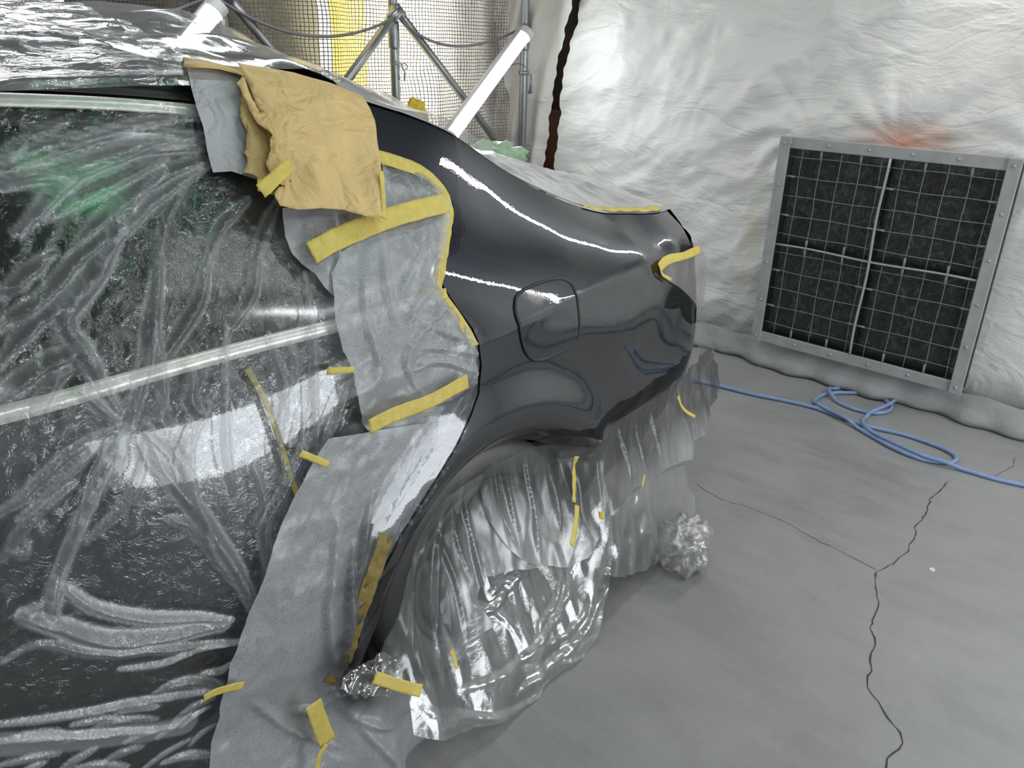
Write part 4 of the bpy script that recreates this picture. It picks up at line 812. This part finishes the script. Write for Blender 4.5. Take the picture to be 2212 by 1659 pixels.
LC = [([(1000, 880), (930, 960), (860, 1060), (800, 1180)], .014, .014, 0), ([(990, 900), (900, 1040), (830, 1180)], .010, .014, 0), ([(870, 930), (840, 1010), (780, 1120)], .016, .012, 0), ([(960, 920), (890, 960), (850, 1000)], .010, .012, 0), ([(700, 1110), (690, 1230), (680, 1340), (705, 1450)], .022, .016, 0), ([(740, 1160), (730, 1280), (715, 1400), (708, 1460)], .016, .016, 0), ([(780, 1050), (760, 1150), (750, 1250)], .016, .012, 0),
      ([(520, 1495), (590, 1545), (650, 1570), (690, 1580)], .016, .016, 0), ([(705, 1480), (650, 1510), (600, 1510)], .014, .014, 0), ([(710, 1510), (780, 1540), (860, 1490)], .016, .014, 0), ([(730, 1530), (800, 1600), (830, 1659)], .02, .014, 0)]
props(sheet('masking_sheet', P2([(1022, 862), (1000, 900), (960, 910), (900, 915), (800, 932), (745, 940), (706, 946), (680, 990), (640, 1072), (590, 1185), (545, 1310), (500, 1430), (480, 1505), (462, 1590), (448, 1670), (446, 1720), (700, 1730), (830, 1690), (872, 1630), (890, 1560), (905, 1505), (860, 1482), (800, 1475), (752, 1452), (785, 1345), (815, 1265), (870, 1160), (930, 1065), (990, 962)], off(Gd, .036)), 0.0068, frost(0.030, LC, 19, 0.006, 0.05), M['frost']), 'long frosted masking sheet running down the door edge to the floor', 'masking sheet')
# papers
def paper(off, seed, amp=.014, lift=None):
    def f(x, z):
        c = crumple(x, z, .13, seed, 2, 1.3, 1.1); c2 = crumple(x, z, .05, seed+3, 2, 1.3, 0.4); l = 0
        if lift is not None:
            q = P2([lift[0]])[0]; l = lift[2]*sm(lift[1], 0.0, np.hypot(x-q[0], z-q[1]))
        return SG(x, z)-off-amp*(c+.5)*1.6-amp*.35*c2-l
    return f
def torn(P_, a=0.004):
    P_ = densify(P_, 0.006); n = len(P_); return P_+np.stack([a*(fbm(np.arange(n)*.45, 0*np.arange(n), 3, 3)-.45)*2, a*(fbm(np.arange(n)*.4, 0*np.arange(n)+5, 8, 3)-.45)*2], 1)
props(sheet('masking_paper', P2([(398, 138), (470, 148), (540, 165), (560, 240), (565, 300), (556, 388), (525, 378), (500, 370), (462, 373), (448, 322), (438, 272), (424, 235), (411, 190)], off(SG, .036)), 0.01, paper(.030, 5, .008), M['greypaper']), 'smooth grey masking paper hanging over the roof edge left of the tan paper', 'paper')
props(sheet('masking_paper', torn(P2([(526, 165), (600, 200), (600, 400), (588, 388), (560, 384), (524, 372), (536, 350), (529, 332), (537, 288), (519, 250), (523, 205)], off(SG, .052))), 0.008, paper(.042, 11, .012), M['kraft'], solid=0.0006), 'torn tan paper strip tucked under the larger tan paper', 'paper')
props(sheet('masking_paper', np.vstack([P2([(516, 136), (560, 143), (640, 157), (720, 180), (786, 206), (808, 235), (820, 262), (824, 340), (822, 467), (790, 467), (740, 453), (690, 449), (640, 451)], off(SG, .074)), torn(P2([(640, 451), (602, 442), (586, 412), (612, 400), (592, 392), (575, 372), (563, 342), (578, 312), (579, 290), (560, 268), (546, 238), (530, 200), (517, 182), (528, 165)], off(SG, .074)), .004)[:-3]]), 0.008, paper(.062, 21, .016, ((590, 330), .10, .018)), M['kraft'], solid=0.0006), 'large crumpled tan paper draped over the pillar beside the bare panel', 'paper')
V = []; 
for i, (a, b) in enumerate(((392, 118), (430, 121), (470, 126), (505, 137), (530, 150))):
    q = onplane(a, b, 1, 1.50); q2 = onplane(a+6, b+10+i*2, 1, 1.44); q3 = onplane(a+4, b+26-i*1.5, 1, 1.38); V += [q, q2, q3]
props(link('masking_paper', V, gridfaces(5, 3), M['kraft'], solid=0.0008), 'curled brown paper flap on the roof edge at the top of the grey paper', 'paper')
SPRAY_SHADE_LINE = np.vstack([lip, bot])  # arch lip and bumper edge, where overspray and painted shade are darkest
F1 = [([(1240, 955), (1238, 1080), (1225, 1212)], .016, .022, 0), ([(1130, 970), (1140, 1080), (1165, 1218)], .016, .024, 0), ([(1180, 955), (1190, 1060), (1212, 1150)], .014, .018, 0), ([(1330, 920), (1350, 1000), (1362, 1060)], .016, .020, 0), ([(1400, 870), (1412, 950), (1432, 1000)], .014, .018, 0),
      ([(1290, 952), (1280, 1060), (1292, 1140)], .014, .020, 0), ([(1462, 820), (1472, 900), (1490, 975)], .014, .016, 0), ([(1080, 990), (1095, 1080), (1120, 1190)], .014, .020, 0), ([(1365, 895), (1375, 960), (1395, 1030)], .010, .014, 0)]
F4 = [([(1000, 1045), (1010, 1150), (1052, 1330)], .018, .026, 0), ([(950, 1090), (930, 1250), (942, 1460)], .018, .024, 0), ([(1062, 1008), (1075, 1120), (1130, 1210)], .014, .022, 0), ([(905, 1180), (882, 1300), (870, 1440)], .014, .018, 0), ([(930, 1120), (975, 1260), (1000, 1385)], .014, .022, 0), ([(970, 1070), (975, 1160), (1020, 1270)], .012, .018, 0), ([(990, 1400), (965, 1440), (985, 1520)], .010, .014, 0)]
FT = [([(1120, 1218), (1062, 1300), (1000, 1340)], .014, .022, .35), ([(1312, 1125), (1292, 1280), (1240, 1380), (1120, 1480)], .020, .026, .25), ([(1242, 1200), (1200, 1320), (1105, 1430), (990, 1490)], .014, .022, .5), ([(1262, 1412), (1180, 1442), (1110, 1492)], .012, .02, .5), ([(1185, 1472), (1100, 1530), (950, 1562)], .012, .02, .45), ([(1050, 1282), (1082, 1252), (1135, 1228)], .012, .02, .4),
      ([(985, 1400), (1040, 1352), (1062, 1342)], .012, .02, .7), ([(1205, 1235), (1192, 1300), (1160, 1340)], .010, .016, .5), ([(1285, 1370), (1240, 1400), (1150, 1440)], .008, .014, .6), ([(905, 1525), (980, 1545), (1080, 1545)], .012, .014, .35), ([(1270, 1300), (1225, 1360), (1130, 1420)], .010, .014, .3), ([(1020, 1300), (1080, 1330), (1120, 1390)], .01, .014, .4)]
# wheel arch and bumper skirts
def hang(G, seed, amp, pleat=0.012, clear=None, fl=(), spray_shade=0.0):
    def f(x, z):
        h, fd = folds(x, z, fl, G, seed, .55, .3)
        u = x+0.25*z; c = crumple(x, z, .34, seed, 3, 3.2, 1.35); c2 = crumple(x, z, .10, seed+5, 2, 2.0, 1.2)
        p = pleat*(np.abs(np.sin(u*27+3*fbm(x*5, z*3, seed, 2)))-.5)+pleat*.6*np.sin(u*61+z*7)
        y = G(x, z)-amp*(c+.5)*1.6-amp*.18*c2-p*.6-h
        dn = fd
        if clear: dn = clear(x, z, c, c2)+fd
        sp = np.zeros(x.shape)
        if spray_shade: d, _, _ = polydist(x, z, SPRAY_SHADE_LINE); sp = sm(spray_shade, 0.02, d+0.12*(fbm(x*9, z*6, seed, 3)-.45))*(0.8+1.0*fbm(x*28, z*8, seed+1, 3))
        return y, {'dens': np.clip(dn, 0, 1), 'spray_shade': np.clip(sp, 0, 1)}
    return f
lipn = lambda x, z: sm(0.13, 0.02, np.abs(np.hypot(x-AX, z-AZ)-AR+.01)+0.04*(fbm(x*20, z*20, 4, 2)-.5))
Gt = skirt(0.17, .42)
props(sheet('masking_film', np.maximum(P2([(868, 1300), (885, 1215), (905, 1150), (960, 1070), (1060, 1000), (1150, 962), (1290, 965), (1305, 1050), (1310, 1110), (1317, 1180), (1306, 1250), (1302, 1320), (1290, 1372), (1266, 1416), (1205, 1455), (1195, 1482), (1108, 1562), (1000, 1577), (888, 1583), (880, 1500), (820, 1460), (825, 1380)], Gt), [-9, .004]), 0.0075,
      hang(Gt, 51, .012, .005, lambda x, z, c, c2: .35*sm(.1, .35, c)+.10*sm(.2, .4, c2)+.30*sm(.06, .0, z), FT), M['film_clear']), 'clear plastic film ballooning over the rear wheel down to the floor', 'plastic film')
G3 = skirt(0.09, .5)
props(sheet('masking_film', np.maximum(P2([(1296, 1112), (1330, 1085), (1395, 1032), (1478, 998), (1482, 1050), (1502, 1120), (1500, 1180), (1450, 1216), (1362, 1236), (1312, 1240), (1304, 1180)], G3), [-9, .004]), 0.008, hang(G3, 61, .016, .008, lambda x, z, c, c2: .25*sm(0.1, .3, c)+.04), M['film_clear']), 'clear film hanging behind the wheel between the dusty sheet and the floor', 'plastic film')
G1 = skirt(0.19, .66)
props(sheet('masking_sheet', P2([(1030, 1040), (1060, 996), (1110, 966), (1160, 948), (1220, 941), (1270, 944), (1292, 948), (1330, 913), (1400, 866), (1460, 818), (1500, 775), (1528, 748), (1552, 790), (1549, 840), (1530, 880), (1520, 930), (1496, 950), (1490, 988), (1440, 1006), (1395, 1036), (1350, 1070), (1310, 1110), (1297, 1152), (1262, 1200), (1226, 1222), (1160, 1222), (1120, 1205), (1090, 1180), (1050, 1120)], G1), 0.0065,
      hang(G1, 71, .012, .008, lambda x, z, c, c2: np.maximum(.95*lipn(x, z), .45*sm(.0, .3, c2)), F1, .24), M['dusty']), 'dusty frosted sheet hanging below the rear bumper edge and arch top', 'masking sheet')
G4 = skirt(0.19, .62)
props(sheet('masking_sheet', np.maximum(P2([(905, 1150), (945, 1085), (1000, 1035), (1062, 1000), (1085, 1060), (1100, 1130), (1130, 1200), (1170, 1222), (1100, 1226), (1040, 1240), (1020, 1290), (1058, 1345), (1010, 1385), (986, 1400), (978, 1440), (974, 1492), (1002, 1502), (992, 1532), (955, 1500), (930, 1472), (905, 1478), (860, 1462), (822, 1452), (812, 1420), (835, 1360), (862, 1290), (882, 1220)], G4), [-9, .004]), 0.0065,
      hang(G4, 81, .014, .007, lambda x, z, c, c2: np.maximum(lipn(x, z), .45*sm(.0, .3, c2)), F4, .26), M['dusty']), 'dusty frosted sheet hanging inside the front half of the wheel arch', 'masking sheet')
props(sheet('masking_film', P2([(1422, 574), (1450, 552), (1508, 534), (1522, 560), (1521, 620), (1514, 680), (1498, 655), (1470, 625), (1440, 605), (1424, 592)], Gw), 0.006, hang(lambda x, z: Gw(x, z)-.004, 91, .004, .002, lambda x, z, c, c2: .3+0*x), M['dusty']), 'frosted film masking the tail light', 'plastic film')
props(sheet('masking_film', P2([(1500, 640), (1514, 680), (1522, 720), (1535, 760), (1510, 800), (1500, 775), (1498, 740), (1506, 700)], Gw), 0.006, hang(lambda x, z: Gw(x, z)-.010, 95, .006, .003, lambda x, z, c, c2: .9+0*x), M['dusty']), 'narrow strip of clear film down the rear corner of the bumper', 'plastic film')
Gk = lambda x, z: G4(x, z)-.005
props(sheet('masking_film', P2([(722, 1478), (748, 1446), (800, 1408), (822, 1402), (850, 1420), (868, 1462), (830, 1492), (790, 1500), (745, 1490)], Gk), 0.005, lambda x, z: (Gk(x, z)-.03*(crumple(x, z, .06, 5, 3, 3, .5)+.5), {'dens': .25*sm(.1, .4, crumple(x, z, .06, 5, 3, 3, .5))}), M['film_clear']), 'glossy gathered film at the front foot of the wheel arch', 'plastic film')
# crumpled bundle on the floor
def blob(name, c, rad, mat_, seed, amp, label, cat, sub_=5, parent=None):
    bm = bmesh.new(); bmesh.ops.create_icosphere(bm, subdivisions=sub_, radius=1.0); V = np.array([v.co[:] for v in bm.verts]); F = [tuple(v.index for v in f.verts) for f in bm.faces]; bm.free()
    n = crumple(V[:, 0]*1.0+V[:, 2]*.4, V[:, 1]+V[:, 2]*.7, .5, seed, 3, 1.2, .3); k = 1+amp*(n+.1); W_ = V*k[:, None]*np.array(rad)+np.array(c); W_[:, 2] = np.maximum(W_[:, 2], c[2]-rad[2]*.95)
    return props(link(name, W_, F, mat_, attrs={'dens': 0.1+0.4*sm(.0, .3, n)}), label, cat)
q = onplane(1482, 1228, 2, 0); blob('plastic_bundle', (q[0], q[1]+.02, .085), (.088, .08, .092), M['bagfilm'], 5, .7, 'crumpled clear plastic bundle lying on the floor behind the wheel', 'plastic bundle')
q = onplane(1070, 338, 1, 2.35); blob('green_bag', (q[0], 2.35, q[2]), (.13, .10, .055), M['greybag'], 9, .8, 'pale green crumpled plastic bag lying on the far side of the trunk', 'bag', 4)
q = onplane(884, 246, 1, 3.30); blob('yellow_cloth', (q[0], 3.26, q[2]), (.062, .05, .062), M['ycloth'], 13, 1.0, 'crumpled yellow cloth hanging beside the middle pole', 'cloth', 4)
# ---- tapes
def tape(pts, w, off, lab, G=Gd, m='tape', seed=0, grp=None, rag=0.0006, fold=0.002, name='masking_tape'):
    c = densify(smooth_poly(P2(pts, lambda x, z: G(x, z)-off), 5), 0.005, False); T = np.gradient(c, axis=0); T /= np.linalg.norm(T, axis=1)[:, None]; Nn = np.stack([-T[:, 1], T[:, 0]], 1); V = []
    nw = max(3, int(w/0.004)); s = np.arange(len(c))
    for k in range(nw+1):
        e = (k/nw-.5)*w; r = rag*(vnoise(s*.5, s*0+k//nw*7., seed)-.5)*2*(k in (0, nw)); q_ = c+Nn*(e+r)[:, None] if np.ndim(r) else c+Nn*e
        endj = 0.003*(vnoise(np.array([k*.9]), np.array([0.]), seed+3)[0]-.5); q_ = q_.copy(); q_[0] += T[0]*endj; q_[-1] += T[-1]*endj
        y = G(q_[:, 0], q_[:, 1])-off-fold*(fbm(q_[:, 0]*60, q_[:, 1]*60, seed, 2)*1.4); V += [(a, yy, b) for (a, b), yy in zip(q_, y)]
    n = len(c); F = [(r*n+i, r*n+i+1, (r+1)*n+i+1, (r+1)*n+i) for r in range(nw) for i in range(n-1)]
    return props(link(name, V, F, M[m], solid=0.0003), lab, 'tape', grp)
tape([(625, 355), (562, 414)], .021, .102, 'short yellow tape across the left edge of the large tan paper', SG)
tape([(556, 398), (590, 408)], .020, .074, 'crossed yellow tape stub at the lower left corner of the large tan paper', SG)
tape([(672, 546), (740, 510), (820, 478), (890, 456), (965, 437)], .034, .048, 'long wide yellow tape rising across the frosted sheet below the tan paper')
tape([(823, 368), (826, 420), (829, 474)], .010, .082, 'thin vertical yellow tape down the right side of the large tan paper', SG)
tape([(800, 334), (850, 348), (905, 368), (945, 400), (966, 440), (964, 480), (955, 540), (948, 585), (940, 618)], .027, .021, 'yellow tape curving along the window edge of the bare pillar', m='tape', fold=.005)
tape([(942, 622), (975, 668), (1003, 708), (1024, 748)], .022, .022, 'yellow tape along the shoulder of the door edge', fold=.004)
tape([(912, 624), (935, 638), (965, 634)], .020, .034, 'small torn yellow tape tab at the corner of the door edge')
tape([(797, 922), (860, 892), (930, 866), (1010, 822)], .030, .052, 'wide yellow tape joining the two frosted sheets at the door edge')
tape([(534, 797), (556, 835), (578, 880), (600, 940), (618, 1000), (642, 1073)], .011, .010, 'long narrow yellow tape under the clear film on the door', m='tape_thin')
tape([(706, 802), (765, 798)], .012, .040, 'short yellow tape at the left edge of the frosted sheet near the bright trim')
tape([(648, 978), (710, 1004)], .013, .046, 'short yellow tape at the upper left corner of the long frosted sheet')
tape([(440, 1508), (475, 1491), (525, 1480)], .016, .055, 'short yellow tape at the lower left edge of the long frosted sheet')
tape([(676, 1518), (690, 1560), (708, 1604)], .034, .085, 'wide yellow tape stuck on the long frosted sheet at the sill')
tape([(705, 1608), (690, 1630), (682, 1670)], .012, .088, 'thin curled yellow tape hanging below the wide tape at the sill')
tape([(808, 1462), (860, 1480), (910, 1492)], .024, .045, 'yellow tape holding the dusty sheet near the front foot of the arch', G4)
tape([(974, 1404), (982, 1425), (986, 1446)], .012, .030, 'tiny yellow tape on the free edge of the dusty sheet over the wheel', G4)
tape([(1243, 985), (1236, 1030), (1238, 1085)], .012, .040, 'narrow crumpled yellow tape hanging from the arch top', G1, fold=.008)
tape([(1246, 1092), (1242, 1140), (1234, 1180)], .016, .042, 'yellow tape strip on the dusty sheet below the arch top', G1)
tape([(1464, 856), (1478, 885), (1502, 900)], .010, .030, 'short bent yellow tape on the dusty sheet under the rear bumper', G1)
tape([(1298, 1105), (1300, 1122)], .012, .034, 'tiny yellow tape at the lower corner of the dusty sheet', G1)
tape([(1392, 1026), (1386, 1052)], .007, .034, 'sliver of yellow tape on the lower edge of the dusty sheet', G1)
tape([(832, 1152), (812, 1220), (790, 1280), (765, 1350), (738, 1432), (712, 1475)], .032, .036, 'paint-dusted yellow tape down the lower door edge', m='tape_dark', fold=.006)
tape([(1424, 578), (1455, 557), (1512, 538)], .022, .014, 'yellow tape over the top of the tail light', Gw)
tape([(1426, 580), (1432, 594), (1450, 604)], .010, .013, 'small yellow tape at the pointed end of the tail light', Gw)
def decktape():
    xs = np.linspace(1.74, 2.13, 50); V = []
    for k in range(5):
        for x in xs: z = float(EDGE_TOP(x)); y = float(SG(x, z)); V.append((x, y+0.004+k*.006, z+0.006+0.0015*math.sin(x*90+k)+k*.002))
    return props(link('masking_tape', V, gridfaces(5, 50), M['tape'], solid=.0003), 'yellow tape along the trunk edge of the bare panel', 'tape')
decktape()
